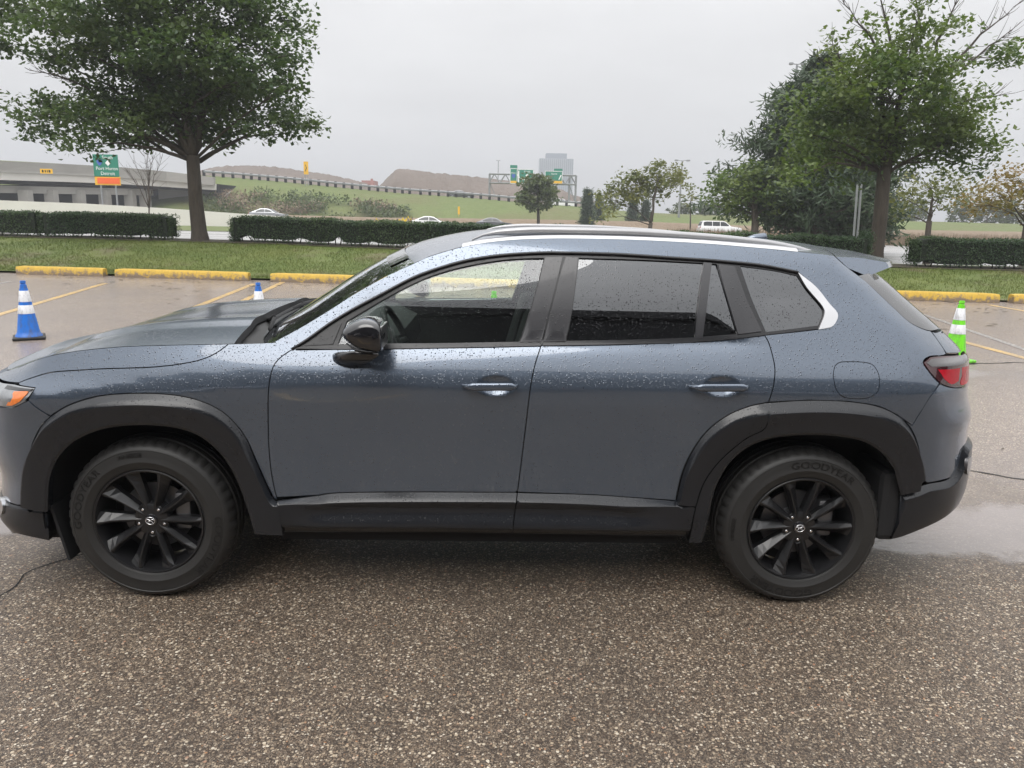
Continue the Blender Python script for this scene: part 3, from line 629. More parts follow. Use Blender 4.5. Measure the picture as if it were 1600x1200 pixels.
patch('bumper_reflector', outline([(3.60, .66), (3.66, .66), (3.665, .60), (3.63, .575), (3.60, .60)], step=.01), M['lens3'], CAR, off=.031, grid=.02)
lp = outline([(3.313, 1.101), (3.37, 1.121)], [(3.40, 1.122), (3.496, 1.121), (3.682, 1.11), (3.90, 1.10)], [(3.90, .985), (3.70, .977), (3.585, .984), (3.498, .994), (3.415, 1.017), (3.347, 1.063)])
lo_ = lambda e: (lambda s, z: e * .6 + max(0, dprof(s, z) - dprof(s, 1.0)) * .55 * sm(3.33, 3.50, s) * sm(1.118, 1.082, z))
LP = patch('tail_lamp', lp, M['lens'], CAR, off=lo_(.006), grid=.015, gap=.0012)
patch('upper_lens', outline([(3.325, 1.100), (3.37, 1.116)], [(3.40, 1.117), (3.496, 1.116), (3.682, 1.105), (3.86, 1.096)], [(3.86, 1.072), (3.60, 1.080), (3.36, 1.082)]), M['lens3'], LP[0], off=lo_(.009), grid=.02, thick=.004, mparent=LP[1])
patch('brake_lens', outline([(3.395, 1.074), (3.57, 1.070)], [(3.565, 1.012), (3.50, 1.004), (3.44, 1.030)]), M['lens2'], LP[0], off=lo_(.008), grid=.02, thick=.003, mparent=LP[1])
patch('side_lens', outline([(3.59, 1.070), (3.78, 1.062)], [(3.76, .990), (3.585, .992), (3.60, 1.03)]), M['lens2'], LP[0], off=lo_(.008), grid=.02, thick=.003, mparent=LP[1])
hatch = outline([(3.59, 1.212), (3.7, 1.205), (SEND, 1.20)], [(SEND, .87), (4.2, .87), (3.915, .91)], [(3.915, 1.102), (3.70, 1.116), (3.53, 1.128)])
patch('tailgate', hatch, M['paint'], CAR, grid=.04)
blk = outline([*T['spoilcut'][1:]], [(3.60, 1.214), (3.78, 1.21)], [(3.80, 1.30), (3.82, 1.40), (3.82, 1.45)], [(3.60, 1.452), (3.42, 1.445)])
patch('rear_pillar_trim', blk, M['gloss_black'], CAR, grid=.03)
patch('rear_window', outline([(3.785, 1.21), (SEND, 1.20)], [(SEND, 1.45), (3.83, 1.45)], [(3.80, 1.30)]), M['tint'], CAR, grid=.05)

# --- wheel-arch and sill cladding, proud of the skin
def arch(o, i_, zc, wide):
    o = spl(o, .014); i_ = spl(i_, .014)
    bw = lambda z: .010 + wide * sm(zc, zc + .38, z)
    def f(s, z):
        d = dpoly(s, z, o); e = dpoly(s, z, i_); b = bw(z)
        return -.004 + .041 * (d / b if d < b else 1) - .006 * sm(.016, 0, e) - .005 * sm(.10, .02, e)
    ex = []
    for pl, fr, sg in ((o, (.5, .97, 1.04, 1.5), -1), (i_, (.4, .8, 1.3, 2.2), 1)):
        for k_ in range(1, len(pl) - 1):
            t = (pl[k_ + 1] - pl[k_ - 1]).normalized(); nn_ = Vector((-t.y, t.x)) * sg
            for q in fr: ex.append(pl[k_] + nn_ * (q * (bw(pl[k_].y) if sg < 0 else .012)))
    return dict(off=f, extra=ex, clear=lambda s, z: dpoly(s, z, o) < bw(z) * 1.7 or dpoly(s, z, i_) < .032)
fa = outline(ao_f, [(.566, .455), (.576, .31)], [(.45, .309)], ai_f[::-1][1:], [(-.41, .402), (-.543, .414)], step=.014)
patch('front_arch_cladding', fa, M['cladding'], CAR, **arch(ao_f, ai_f, .55, .032), grid=.013, thick=.055)
ra1 = outline(ao_r[:7], upto(cutC, .468, .93), [(2.31, .469), (2.257, .472)], step=.014)
patch('door_arch_cladding', ra1, M['cladding'], DOOR_R[0], **arch(ao_r, ai_r, .55, .034), grid=.013, thick=.03, gap=.0028, mparent=DOOR_R[1])
ra2 = outline(ao_r[6:], [(3.30, .545), (3.215, .526)], ai_r[-3::-1], [(2.318, .295)], cutC[-2:5:-1], step=.014)
patch('rear_arch_cladding', ra2, M['cladding'], CAR, **arch(ao_r, ai_r, .55, .034), grid=.013, thick=.055, gap=.0028)
stc = spl(st, .014)
def sill_off(s, z):
    zt = next((lerp(a[1], b[1], (s - a[0]) / (b[0] - a[0])) for a, b in zip(stc, stc[1:]) if a[0] <= s <= b[0]), stc[0][1] if s < 1 else stc[-1][1])
    end = sm(.57, .80, s) * sm(2.3, 2.0, s); lw = .012 + .020 * end
    d = zt - z
    if d < lw: return -.004 + .040 * max(0, d) / lw
    t = (d - lw) / max(.02, (zt - lw - .318))
    return .036 - end * (.016 * sm(0, .25, t) - .020 * sm(.30, .72, t)) - .030 * sm(.74, 1.0, t) - (1 - end) * .004 * t
sillx = [(q[0], q[1] - (.012 + .020 * sm(.57, .80, q[0]) * sm(2.3, 2.0, q[0])) * m_) for q in stc for m_ in (.5, .97, 1.05, 1.3)]
sillc = lambda s, z: dpoly(s, z, stc) < .045
sf = outline(st[:5], upto(cutB, .323, .508), sb[:4][::-1], upto(cutA, .31, .464)[::-1])
patch('sill_cladding', sf, M['cladding'], DOOR_F[0], off=sill_off, extra=sillx, clear=sillc, grid=.014, thick=.10, mparent=DOOR_F[1])
sr = outline([(1.572, .510), *st[5:]], [(2.33, .466)], upto(cutC, .312, .462), sb[3:][::-1], upto(cutB, .324, .505)[::-1])
patch('sill_cladding', sr, M['cladding'], DOOR_R[0], off=sill_off, extra=sillx, clear=sillc, grid=.014, thick=.10, mparent=DOOR_R[1])

# --- side windows and their black surrounds
fg = outline(T['fglass'][:2], T['fglass'][1:10], T['fglass'][9:13], T['fglass'][12:] + T['fglass'][:1])
rg_ = outline(T['rglass'][:3], T['rglass'][2:6], T['rglass'][5:8], T['rglass'][7:] + T['rglass'][:1])
tg = outline(T['trglass'][:2], T['trglass'][1:3], T['trglass'][2:4], T['trglass'][3:] + T['trglass'][:1])
qg = outline(T['qglass'][:3], T['qglass'][2:7], T['qglass'][6:9], T['qglass'][8:] + T['qglass'][:1])
dl = outline(dlo_top, T['dlo'][19:27], T['dlo'][26:] + [(.66, 1.112)], [(.638, 1.118)])
SUR = patch('window_surround', dl, M['trim'], CAR, off=-.003, holes=[fg, rg_, tg, qg], grid=.03, thick=.03, gap=.001)
pg = lambda z: .103 - .31 * (1.2 - z)
for nm, pl, mt, of in (('window_pane', fg, M['glass'], -.013), ('window_pane', rg_, M['tint'], -.012), ('window_pane', tg, M['tint'], -.012), ('window_pane', qg, M['tint'], -.008)):
    patch(nm, pl, mt, SUR[0], off=(lambda s, z, of=of: of + (dprof(s, z) - pg(z) if z < 1.2 and 1.0 < s < 2.35 else 0)), thick=.004, gap=-.006, grid=.04, mparent=SUR[1])
patch('mirror_sail', outline([(.668, 1.126), (.805, 1.134)], [(.838, 1.222)], [(.773, 1.185), (.70, 1.140)]), M['trim'], SUR[0], off=.001, mparent=SUR[1])
for k_, q in (('bpil_f', 'pillar_cover'), ('bpil_r', 'pillar_cover'), ('cpil', 'pillar_cover'), ('divider', 'window_divider')):
    patch(q, outline(T[k_] + T[k_][:1], step=.03) if 0 else [Vector(p) for p in T[k_]], M['pillar'], SUR[0], off=.003, thick=.010, gap=-.003 if q == 'window_divider' else 0, mparent=SUR[1])
up1 = [(s, z - .006) for s, z in dlo_top[:12]]; 
drip = MB()
for side_pts in (dlo_top,):
    drip.tube([W(s, z - .004, .003) for s, z in spl(side_pts, .04)], .006, 6)
both(drip, 'drip_moulding', M['trim'], SUR[0], SUR[1], smooth=True)
for k_ in ('belt_f', 'belt_r'): patch('belt_moulding', [Vector(p) for p in T[k_]], M['trim'], SUR[0], off=.007, thick=.012, gap=.001, mparent=SUR[1])
patch('chrome_wing', outline(T['wing'][:8], T['wing'][7:] + T['wing'][:1], step=.01), M['chrome'], SUR[0], off=.006, thick=.012, gap=0, grid=.012, mparent=SUR[1])

# --- roof, windscreen, spoiler, rails
at_ = T['apil_top']; edge = [Vector(W(*q)) for q in spl([*at_[5:-1], (3.34, 1.522)], .05)]
def across(p, bow, crown, n=25, yk=0):
    return [(p.x - bow * (1 - abs(w) ** 2), HW + w * (HW - p.y), p.z + crown * (1 - abs(w) ** 2.3)) for w in [-1 + 2 * j / (n - 1) for j in range(n)]]
rows = [across(p, .11 * sm(edge[0].x + .5, edge[0].x, p.x) - .10 * sm(2.5, 2.93, p.x), .036) for p in edge]
ROOF = grid_obj('roof', rows, M['paint'], CAR)
we = [Vector(W(*q)) for q in spl([(.53, 1.122), *at_[:6]], .04)]
rows = [across(p, lerp(.17, .11, i / (len(we) - 1)), lerp(.0, .036, i / (len(we) - 1))) for i, p in enumerate(we)]
WS = grid_obj('windscreen', rows, M['glass'], CAR)
fr_ = MB()
for r0, r1 in (((0, 2)), ):
    pass
fr_.add([(x - .003, y, z + .004) for x, y, z in rows[-1][2:23]] + [(x - .003, y, z + .004) for x, y, z in rows[-3][2:23]], [(j, j + 1, j + 22, j + 21) for j in range(20)])
fr_.build('windscreen_band', M['gloss_black'], WS)
cow = MB()                                           # black cowl between hood and glass
lo = rows[0]; n = len(lo)
cow.add([(lip[min(32, int(j * 32 / 24))][0] - .02, lo[j][1], lip[min(32, int(j * 32 / 24))][2] - .035) for j in range(25)] + [(x + .05, y, z + .0) for x, y, z in lo], [(j, j + 1, j + 26, j + 25) for j in range(24)])
cow.build('cowl', M['rubber_black'], CAR, smooth=True)
def onws(t, w, up):                                  # a point on the glass: t up the screen, w across
    i = min(len(rows) - 1, max(0, int(t * (len(rows) - 1)))); j = min(24, max(0, int((w + 1) * 12))); q = rows[i][j]; return Vector((q[0] - .01, q[1], q[2] + up))
for wa, wb in ((-.75, -.05), (-.02, .62)):
    wp = MB(); a = onws(.06, wa, .016); b = onws(.16, wb, .016); m0 = onws(.10, (wa + wb) / 2, .022); wp.tube([a, m0, b], [.009, .010, .006], 6)
    wp.tube([onws(.0, wb - .15, .012) + Vector((-.02, 0, 0)), m0 + Vector((0, 0, .012))], [.012, .008], 6); wp.build('wiper', M['void'], CAR, smooth=True)
sp = MB(); ns = 25; re_ = [across(edge[-1], -.10, .036, ns)][0]
cols = []
for j in range(ns):
    w = -1 + 2 * j / (ns - 1); y = HW + w * .60; yb = HW + w * .655; q = 1 - w * w
    f0 = Vector(re_[j]); cols.append([(f0.x + .006, f0.y, f0.z - .002), (lerp(f0.x, 3.2 + .22 * q, .55), y, lerp(f0.z, 1.492, .55) + .008), (3.195 + .22 * q, y, 1.496), (3.203 + .22 * q, y, 1.489), (3.197 + .22 * q, lerp(y, yb, .5), 1.474), (3.095 + .15 * q, yb, 1.437), (lerp(f0.x, 3.095, .5) , lerp(f0.y, y, .5), 1.470)])
m_ = 7
sp.add([p for c in cols for p in c], [(j * m_ + i, j * m_ + (i + 1) % m_, (j + 1) * m_ + (i + 1) % m_, (j + 1) * m_ + i) for j in range(ns - 1) for i in range(m_)] + [tuple(range(m_)), tuple((ns - 1) * m_ + i for i in range(m_))])
sp.build('rear_spoiler', M['paint'], CAR, ang=28)
rail = [(1.36, .345, 1.560), (1.41, .335, 1.583), (1.465, .33, 1.596), (1.561, .33, 1.606), (1.672, .33, 1.611), (2.01, .33, 1.611), (2.2, .33, 1.605), (2.393, .33, 1.596), (2.551, .335, 1.584), (2.684, .34, 1.570), (2.833, .35, 1.543), (2.91, .355, 1.527)]
rc = spl(rail, .04); rb_ = MB(); sec = [(-.012, -.024), (-.018, -.006), (-.014, .006), (-.006, .010), (.008, .010), (.016, .004), (.013, -.024)]; nsec = len(sec)
for i, p in enumerate(rc):
    q = sm(0, 4, min(i, len(rc) - 1 - i)) * .75 + .25; rb_.v += [(p.x, p.y + a * q, p.z + b * q) for a, b in sec]
rb_.f = [(i * nsec + k, i * nsec + (k + 1) % nsec, (i + 1) * nsec + (k + 1) % nsec, (i + 1) * nsec + k) for i in range(len(rc) - 1) for k in range(nsec)]
RAIL = both(rb_, 'roof_rail', M['rail_metal'], CAR, smooth=True)
bs = MB(); ec = [Vector(W(*q, .001)) for q in spl(at_[7:-1], .05)]
bs.v = [t for p in ec for t in ((p.x, p.y - .002, p.z - .002), (p.x, p.y + .012, p.z + .010), (p.x, p.y + .030, p.z + .014), (p.x, p.y + .032, p.z - .004))]
bs.f = [(i * 4 + k, i * 4 + k + 1, i * 4 + k + 5, i * 4 + k + 4) for i in range(len(ec) - 1) for k in range(3)]
both(bs, 'rail_base_strip', M['chrome'], RAIL[0], RAIL[1], smooth=True)
gp = MB(); gp.v = [t for p in ec for t in ((p.x, p.y + .026, p.z + .010), (p.x, p.y + .036, p.z + .032))]; gp.f = [(i * 2, i * 2 + 1, i * 2 + 3, i * 2 + 2) for i in range(len(ec) - 1)]

af = MB(); prof_ = [(2.74, 1.572), (2.80, 1.598), (2.845, 1.606), (2.858, 1.603), (2.862, 1.574)]
for wy in (-.020, -.008, .008, .020):
    s_ = 1 - (abs(wy) / .020) ** 2 * .35; af.v += [(x, HW + wy * (1.2 - (z - 1.57) * 16), 1.572 + (z - 1.572) * s_) for x, z in prof_]
af.f = [(a * 5 + i, a * 5 + (i + 1) % 5, (a + 1) * 5 + (i + 1) % 5, (a + 1) * 5 + i) for a in range(3) for i in range(5)] + [tuple(range(5)), tuple(15 + i for i in range(5))]
af.build('shark_fin_antenna', M['paint'], CAR, smooth=True)

# --- door handles and mirror
for (s0, s1, z0, dr) in ((1.337, 1.566, .986, DOOR_F), (2.266, 2.512, .996, DOOR_R)):
    h = MB(); nn_ = 17
    for i in range(nn_):
        t = i / (nn_ - 1); s_ = lerp(s0, s1, t); fat = (.35 + .65 * sm(0, .22, t) * sm(1, .86, t)); zc = z0 + .004 * t; bowy = .030 * sm(0, .12, t) * sm(1, .93, t) + .004
        base = Vector(W(s_, zc, bowy))
        for a in range(10):
            th = 2 * math.pi * a / 10; h.v.append((base.x, base.y - .008 * math.cos(th), base.z + .0165 * fat * math.sin(th)))
    h.f = [(i * 10 + a, i * 10 + (a + 1) % 10, (i + 1) * 10 + (a + 1) % 10, (i + 1) * 10 + a) for i in range(nn_ - 1) for a in range(10)] + [tuple(range(10)), tuple((nn_ - 1) * 10 + a for a in range(10))]
    both(h, 'door_handle', M['paint'], dr[0], dr[1], smooth=True)
def loft_y(stations, n=28):
    """stations: (y, cx, cz, rx_front, rx_back, rz_up, rz_dn) -> rounded shells across Y"""
    mb = MB()
    for (y, cx, cz, rf, rbk, ru, rd) in stations:
        for a in range(n):
            th = 2 * math.pi * a / n; c, s_ = math.cos(th), math.sin(th); p_ = 2 / 3.0
            xx = math.copysign(abs(c) ** p_, c) * (rbk if c > 0 else rf); zz = math.copysign(abs(s_) ** p_, s_) * (ru if s_ > 0 else rd); mb.v.append((cx + xx, y, cz + zz))
    k_ = len(stations)
    mb.f = [(i * n + a, i * n + (a + 1) % n, (i + 1) * n + (a + 1) % n, (i + 1) * n + a) for i in range(k_ - 1) for a in range(n)] + [tuple(range(n)), tuple((k_ - 1) * n + a for a in range(n))]
    return mb
cap = MB()                                           # wedge-shaped mirror shell: pointed forward, square to the rear
prof_m = [(.878, 1.213), (.885, 1.190), (.91, 1.168), (.945, 1.150), (1.0, 1.139), (1.028, 1.140), (1.034, 1.165), (1.034, 1.225), (1.022, 1.252), (.99, 1.264), (.955, 1.264), (.92, 1.252), (.895, 1.235)]
pm_ = [Vector(p) for p in spl([*prof_m, prof_m[0]], .012)][:-1]; cm = Vector((.965, 1.205)); ys_ = [(-.150, .55, .02), (-.143, .80, .012), (-.125, .94, .004), (-.10, 1.0, 0), (-.04, 1.0, 0), (.02, .96, 0), (.055, .80, 0)]
for (y, q, sh) in ys_: cap.v += [(cm.x + (p.x - cm.x) * q + sh, y, cm.y + (p.y - cm.y) * q) for p in pm_]
npm = len(pm_); cap.f = [(i * npm + a, i * npm + (a + 1) % npm, (i + 1) * npm + (a + 1) % npm, (i + 1) * npm + a) for i in range(len(ys_) - 1) for a in range(npm)] + [tuple(range(npm)), tuple((len(ys_) - 1) * npm + a for a in range(npm))]
MIR = both(cap, 'wing_mirror', M['gloss_black'], DOOR_F[0], DOOR_F[1], ang=50)
ft = loft_y([(-.055, .965, 1.120, .05, .045, .014, .010), (-.035, .945, 1.110, .075, .05, .02, .022), (0, .915, 1.098, .085, .055, .022, .034), (.03, .895, 1.092, .085, .06, .024, .036), (.06, .89, 1.090, .08, .06, .022, .034)])
both(ft, 'mirror_foot', M['gloss_black'], DOOR_F[0], DOOR_F[1], smooth=True)
mgl = MB(); mgl.box((1.031, -.045, 1.198), (.008, .15, .085), bev=.003); both(mgl, 'mirror_glass', M['chrome'], DOOR_F[0], DOOR_F[1])
ledge = MB(); ledge.tube([(.895, -.100, 1.170), (.935, -.128, 1.150), (.985, -.133, 1.143), (1.03, -.128, 1.150)], [.003, .006, .006, .004], 6); both(ledge, 'mirror_seam', M['cladding'], DOOR_F[0], DOOR_F[1], smooth=True)

# --- dark structure behind the skin, wheel housings, floor
lin = MB()
for s0, s1 in ((.52, 2.34),):
    ss_ = [s0 + (s1 - s0) * i / 20 for i in range(21)]; zz_ = [.30, .5, .7, .9, 1.05, 1.10]
    lin.v = [W(s_, z_, -.035) for s_ in ss_ for z_ in zz_]; lin.f = [(i * 6 + k, i * 6 + k + 1, i * 6 + k + 7, i * 6 + k + 6) for i in range(20) for k in range(5)]
both(lin, 'door_lining', M['interior'], CAR, smooth=True)
fl0 = MB(); fl0.box((1.42, HW, .30), (1.75, 1.66, .10)); fl0.box((1.42, HW, .26), (3.9, .9, .12)); fl0.box((-.48, HW, .27), (.18, 1.5, .12)); fl0.box((3.40, HW, .42), (.30, 1.35, .22)); fl0.box((.05, HW, .55), (1.0, 1.0, .5)); fl0.box((2.85, HW, .62), (1.1, 1.0, .5))
fl0.build('underbody', M['void'], CAR)
for xc in (0.0, 2.814):
    wl = MB(); nseg = 22; rw = .445; a0, a1 = R(3), R(188)
    for i in range(nseg + 1):
        a = lerp(a0, a1, i / nseg); sq = 1 + .06 * math.sin(2 * a) ** 2
        for y in (.055, .34, .36): wl.v.append((xc + (rw * sq if y < .36 else 0.) * math.cos(a), y, .375 + (rw * sq * .95 if y < .36 else 0.) * math.sin(a)))
    wl.f = [(i * 3 + k, i * 3 + k + 1, i * 3 + k + 4, i * 3 + k + 3) for i in range(nseg) for k in range(2)]
    both(wl, 'wheel_housing', M['void'], CAR, smooth=True)
for (xa, z0, z1, w_) in ((-.42, .165, .42, .06),):
    mf = MB(); mf.box((xa + (.03 if xa < 0 else 0), .19, (z0 + z1) / 2), (.012, .24, z1 - z0), ry=R(-12 if xa < 0 else 6)); both(mf, 'splash_flap', M['void'], CAR)

lw_ = MB(); lw_.box((3.20, .24, .46), (.10, .36, .32), bev=.03); both(lw_, 'wheel_liner', M['void'], CAR)
# --- cabin
cab = MB(); cab.box((1.45, HW, .38), (2.6, 1.50, .04)); cab.box((3.0, HW, .95), (.9, 1.35, .5)); cab.build('cabin_floor', M['interior'], CAR)
ds = MB(); ds.prism([(.45, 1.10), (.62, 1.135), (.85, 1.125), (.98, 1.06), (1.0, .95), (.9, .75), (.5, .7)], 'y', .22, 1.70); ds.build('dashboard', M['interior'], CAR, ang=40)
def seat(y, x0, rec, wd, nm='seat'):
    s = MB(); s.box((x0, y, .62), (.52, wd, .17), bev=.05); s.box((x0 + .33, y, .93), (.15, wd, .60), ry=R(rec), bev=.05); s.box((x0 + .46, y, 1.30), (.10, min(.28, wd), .19), ry=R(rec), bev=.04); s.tube([(x0 + .43, y - .05, 1.16), (x0 + .455, y - .05, 1.24)], .008, 6); s.tube([(x0 + .43, y + .05, 1.16), (x0 + .455, y + .05, 1.24)], .008, 6)
    return s.build(nm, M['interior'], CAR, ang=40)
for y in (.56, 1.36): seat(y, 1.28, 16, .50)
for y in (.52, .96, 1.40): seat(y, 2.08, 14, .44)
hd = [Vector(q) for q in rows[-1]]
head = MB(); head.box((1.95, HW, 1.50), (1.5, 1.20, .02)); head.build('headlining', M['interior'], CAR)
stw = MB(); C_ = Vector((1.02, .55, 1.06)); ax = Vector((.92, 0, .40)).normalized(); e1 = Vector((0, 1, 0)); e2 = ax.cross(e1)
stw.tube([C_ + (e1 * math.cos(t) + e2 * math.sin(t)) * .185 for t in [2 * math.pi * i / 28 for i in range(29)]], .016, 8, False)
for t in (R(0), R(180), R(-90)): stw.tube([C_ - ax * .02, C_ + (e1 * math.cos(t) + e2 * math.sin(t)) * .18], [.03, .012], 6)
stw.tube([C_ - ax * .22, C_], [.035, .05], 10); stw.build('steering_wheel', M['interior'], CAR, smooth=True)
rm = MB(); rm.box((1.08, HW, 1.37), (.03, .24, .07), bev=.012); rm.tube([(1.08, HW, 1.39), (1.04, HW, 1.43)], .01, 6); rm.build('rear_view_mirror', M['interior'], CAR)

# --- wheels
def wheel(xc, rot, steer=0.):
    Wh = bpy.data.objects.new('wheel', None); COL.objects.link(Wh); Wh.parent = CAR; Wh.location = (xc, .048, .355); Wh.empty_display_size = .1
    Q = Matrix.Rotation(R(90), 4, 'X')               # lathe axis Z -> -Y (outboard); h measured inboard is negative
    n = 144; prof_t = [(.226, -.022), (.232, -.012), (.246, -.004), (.266, 0), (.268, .0015), (.272, .0015), (.275, 0), (.300, -.002), (.318, -.006), (.320, -.0045), (.324, -.006), (.334, -.012), (.3445, -.024), (.350, -.034), (.356, -.046), (.3585, -.066), (.352, -.068), (.352, -.076), (.3600, -.078), (.3605, -.108), (.353, -.110), (.353, -.118), (.3605, -.12), (.36, -.15), (.353, -.152), (.353, -.160), (.3585, -.162), (.352, -.188), (.335, -.214), (.27, -.226), (.226, -.205)]
    t = MB(); m_ = len(prof_t)
    for (r, h) in prof_t:
        for k_ in range(n):
            th = 2 * math.pi * k_ / n; rr = r
            if .343 < r and h > -.07 and k_ % 3 == 0: rr -= .0065
            p = Q @ Vector((rr * math.cos(th), rr * math.sin(th), h)); zf = max(p.z, -.3548)
            t.v.append((p.x, p.y - (.006 * sm(-.25, -.345, p.z) if h > -.03 else 0), zf))
    t.f = [(i * n + k_, i * n + (k_ + 1) % n, (i + 1) * n + (k_ + 1) % n, (i + 1) * n + k_) for i in range(m_ - 1) for k_ in range(n)]
    ty = t.build('tyre', M['tyre'], Wh, ang=38)
    def letters(txt, size, mid_deg, rad, mt, spread=1.0, flip=False, lift=.0012):
        me = text_mesh(txt, size, .0008); mb = MB()
        vv = []
        for v in me.vertices:
            x, y, z = v.co; a = R(mid_deg) - (x * spread) / rad if not flip else R(mid_deg) + (x * spread) / rad
            rr = rad + y if not flip else rad - y
            vv.append((rr * math.cos(a), -(lift + z) + (.0003 + .002 * sm(.30, .33, rr)), rr * math.sin(a)))
        mb.add(vv, [tuple(p.vertices) for p in me.polygons]); bpy.data.meshes.remove(me)
        return mb.build('tyre_lettering', mt, ty)
    letters('GOODYEAR', .044, rot['gy'], .296, M['tyre_letter'], 1.22)
    letters('GOODYEAR', .044, rot['gy'] + 180, .296, M['tyre_letter'], 1.22)
    letters('FINESSE', .024, rot['fin'], .302, M['tyre_letter'], 1.25)
    rim = MB(); rim.lathe([(.2335, -.014), (.2345, -.008), (.2315, -.004), (.2255, -.006), (.223, -.013), (.219, -.024), (.212, -.05), (.208, -.09), (.206, -.16), (.215, -.20), (.232, -.205)], 72, Q)
    rm_ = rim.build('rim', M['wheel'], Wh, ang=40)
    hub = MB(); hub.lathe([(.0, -.03), (.040, -.030), (.058, -.030), (.072, -.036), (.078, -.048), (.075, -.09), (0, -.09)], 40, Q); hub.build('hub', M['wheel'], Wh, ang=35)
    sp_ = MB(); a_ = []                              # one spoke, faceted, built pointing along +X
    for (r, wl_, wr, hr, hl_, hrr, off_) in ((.036, .014, .014, -.030, -.040, -.040, 0), (.07, .016, .016, -.026, -.044, -.042, .002), (.12, .0185, .0185, -.020, -.044, -.040, .004), (.17, .021, .022, -.014, -.040, -.034, .007), (.195, .026, .026, -.011, -.036, -.026, .012), (.2225, .030, .031, -.009, -.026, -.016, .016)):
        a_.append([(r, -wl_, hl_ - .03), (r, -wl_, hl_), (r, off_ - .003, hr), (r, off_ + .003, hr), (r, wr, hrr), (r, wr, hrr - .03)])
    for st_ in a_: sp_.v += [(x, -h, y) for x, y, h in st_]
    sp_.f = [(i * 6 + k_, i * 6 + k_ + 1, (i + 1) * 6 + k_ + 1, (i + 1) * 6 + k_) for i in range(5) for k_ in range(5)] + [tuple(range(6)), tuple(30 + k_ for k_ in range(6))]
    s0 = sp_.build('spoke', M['wheel'], Wh); s0.rotation_euler = (0, -R(rot['sp']), 0)
    for k_ in range(1, 10):
        c = s0.copy(); COL.objects.link(c); c.parent = Wh; c.rotation_euler = (0, -R(rot['sp'] + 36 * k_), 0)
    lg = MB(); lg.lathe([(.0165, -.030), (.0165, -.044), (.0, -.044)], 18, Q); lg.lathe([(0, -.020), (.006, -.021), (.0095, -.025), (.0098, -.044)], 6, Q)
    ln = MB(); ln.lathe([(0, -.022), (.005, -.0225), (.0088, -.027), (.0095, -.046)], 8, Q); l0 = None
    pk = MB(); pk.lathe([(.0185, -.0285), (.0160, -.030), (.0150, -.040), (0, -.040)], 20, Q)
    for k_ in range(5):
        a = R(rot['lug'] + 72 * k_)
        if l0 is None: l0 = ln.build('lug_nut', M['lug'], Wh, ang=40); p0 = pk.build('nut_recess', M['wheel'], Wh, ang=35); c, d_ = l0, p0
        else: c = l0.copy(); COL.objects.link(c); c.parent = Wh; d_ = p0.copy(); COL.objects.link(d_); d_.parent = Wh
        c.location = (.057 * math.cos(a), 0.006, .057 * math.sin(a)); d_.location = (.057 * math.cos(a), .002, .057 * math.sin(a))
    cp = MB(); cp.lathe([(0, -.0215), (.020, -.022), (.026, -.024), (.029, -.029), (.029, -.04)], 32, Q); cpo = cp.build('centre_cap', M['gloss_black'], Wh, ang=40)
    em = MB(); el = [(.0195 * math.cos(2 * math.pi * i / 40), .0172, .0158 * math.sin(2 * math.pi * i / 40)) for i in range(41)]
    em.tube([(x, y + .0035, z) for x, y, z in el], .0019, 6, False)
    wing = [(-.0185, .0035), (-.012, .0065), (-.005, .0055), (0, .0005), (.005, .0055), (.012, .0065), (.0185, .0035)]
    em.tube([(x, .0200, z) for x, z in wing], [.0012, .0018, .0022, .0026, .0022, .0018, .0012], 6)
    em.tube([(-.012, .0205, -.0115), (-.008, .0205, -.004), (0, .0205, .001)], [.001, .0014, .0018], 6); em.tube([(.012, .0205, -.0115), (.008, .0205, -.004), (0, .0205, .001)], [.001, .0014, .0018], 6)
    em.build('emblem', M['lug'], cpo, smooth=True)
    bd_ = MB(); bd_.lathe([(.05, -.10), (.148, -.10), (.148, -.118), (.05, -.118)], 48, Q); bd_.lathe([(.02, -.075), (.07, -.08), (.075, -.10)], 32, Q); bd_.build('brake_disc', M['steel'], Wh, ang=30)
    cl_ = MB(); cl_.box((rot['cal'] * .125, .105, .03), (.07, .09, .17), bev=.015); cl_.build('brake_caliper', M['steel'], Wh, ang=40)
    bp = MB(); bp.lathe([(0, -.15), (.205, -.15)], 32, Q); bp.build('wheel_back', M['void'], Wh)
    return Wh
WF = wheel(0.0, dict(sp=-2, lug=-90, gy=-22, fin=100, cal=1)); WR = wheel(2.814, dict(sp=-1, lug=-90, gy=76, fin=180, cal=1))
for wsrc in (WF, WR):                                # the far pair, turned to face the other way
    c = wsrc.copy(); COL.objects.link(c); c.parent = CAR; c.location.y = 2 * HW - .048; c.rotation_euler = (0, 0, math.pi)
    for ch in list(wsrc.children):
        d_ = ch.copy(); COL.objects.link(d_); d_.parent = c

# ------------------------------------------------------------------ the place: lot, berm, roads
def yc(x): return 17.95 - .098 * x                 # line of the wheel stops
def berm_z(x, t):
    top = lerp(.70, .43, sm(-13, 13, x)); w = noise.noise(Vector((x * .35, t * .4, 3))) * .04
    if t < 6.0: return .02 + (top + w - .02) * sm(-.8, 6.2, t) if t > 0 else .0
    return lerp(top + w, -.02, sm(7.2, 12.5, t))
g = MB(); g.add([(-1600, -400, -.06), (1600, -400, -.06), (1600, 2600, -.06), (-1600, 2600, -.06)], [(0, 1, 2, 3)]); tag(g.build('ground', M['bank']), kind='structure')
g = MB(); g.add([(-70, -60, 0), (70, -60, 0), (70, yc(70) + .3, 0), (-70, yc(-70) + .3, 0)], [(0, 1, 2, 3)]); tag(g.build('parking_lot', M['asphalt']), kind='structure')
bx_ = [-46 + i * .5 for i in range(185)]; bt = [.12, .3, .6, 1, 1.5, 2, 2.7, 3.5, 4.3, 5.1, 5.8, 6.4, 7.2, 8.2, 9.2, 10.2, 11.2, 12.6]
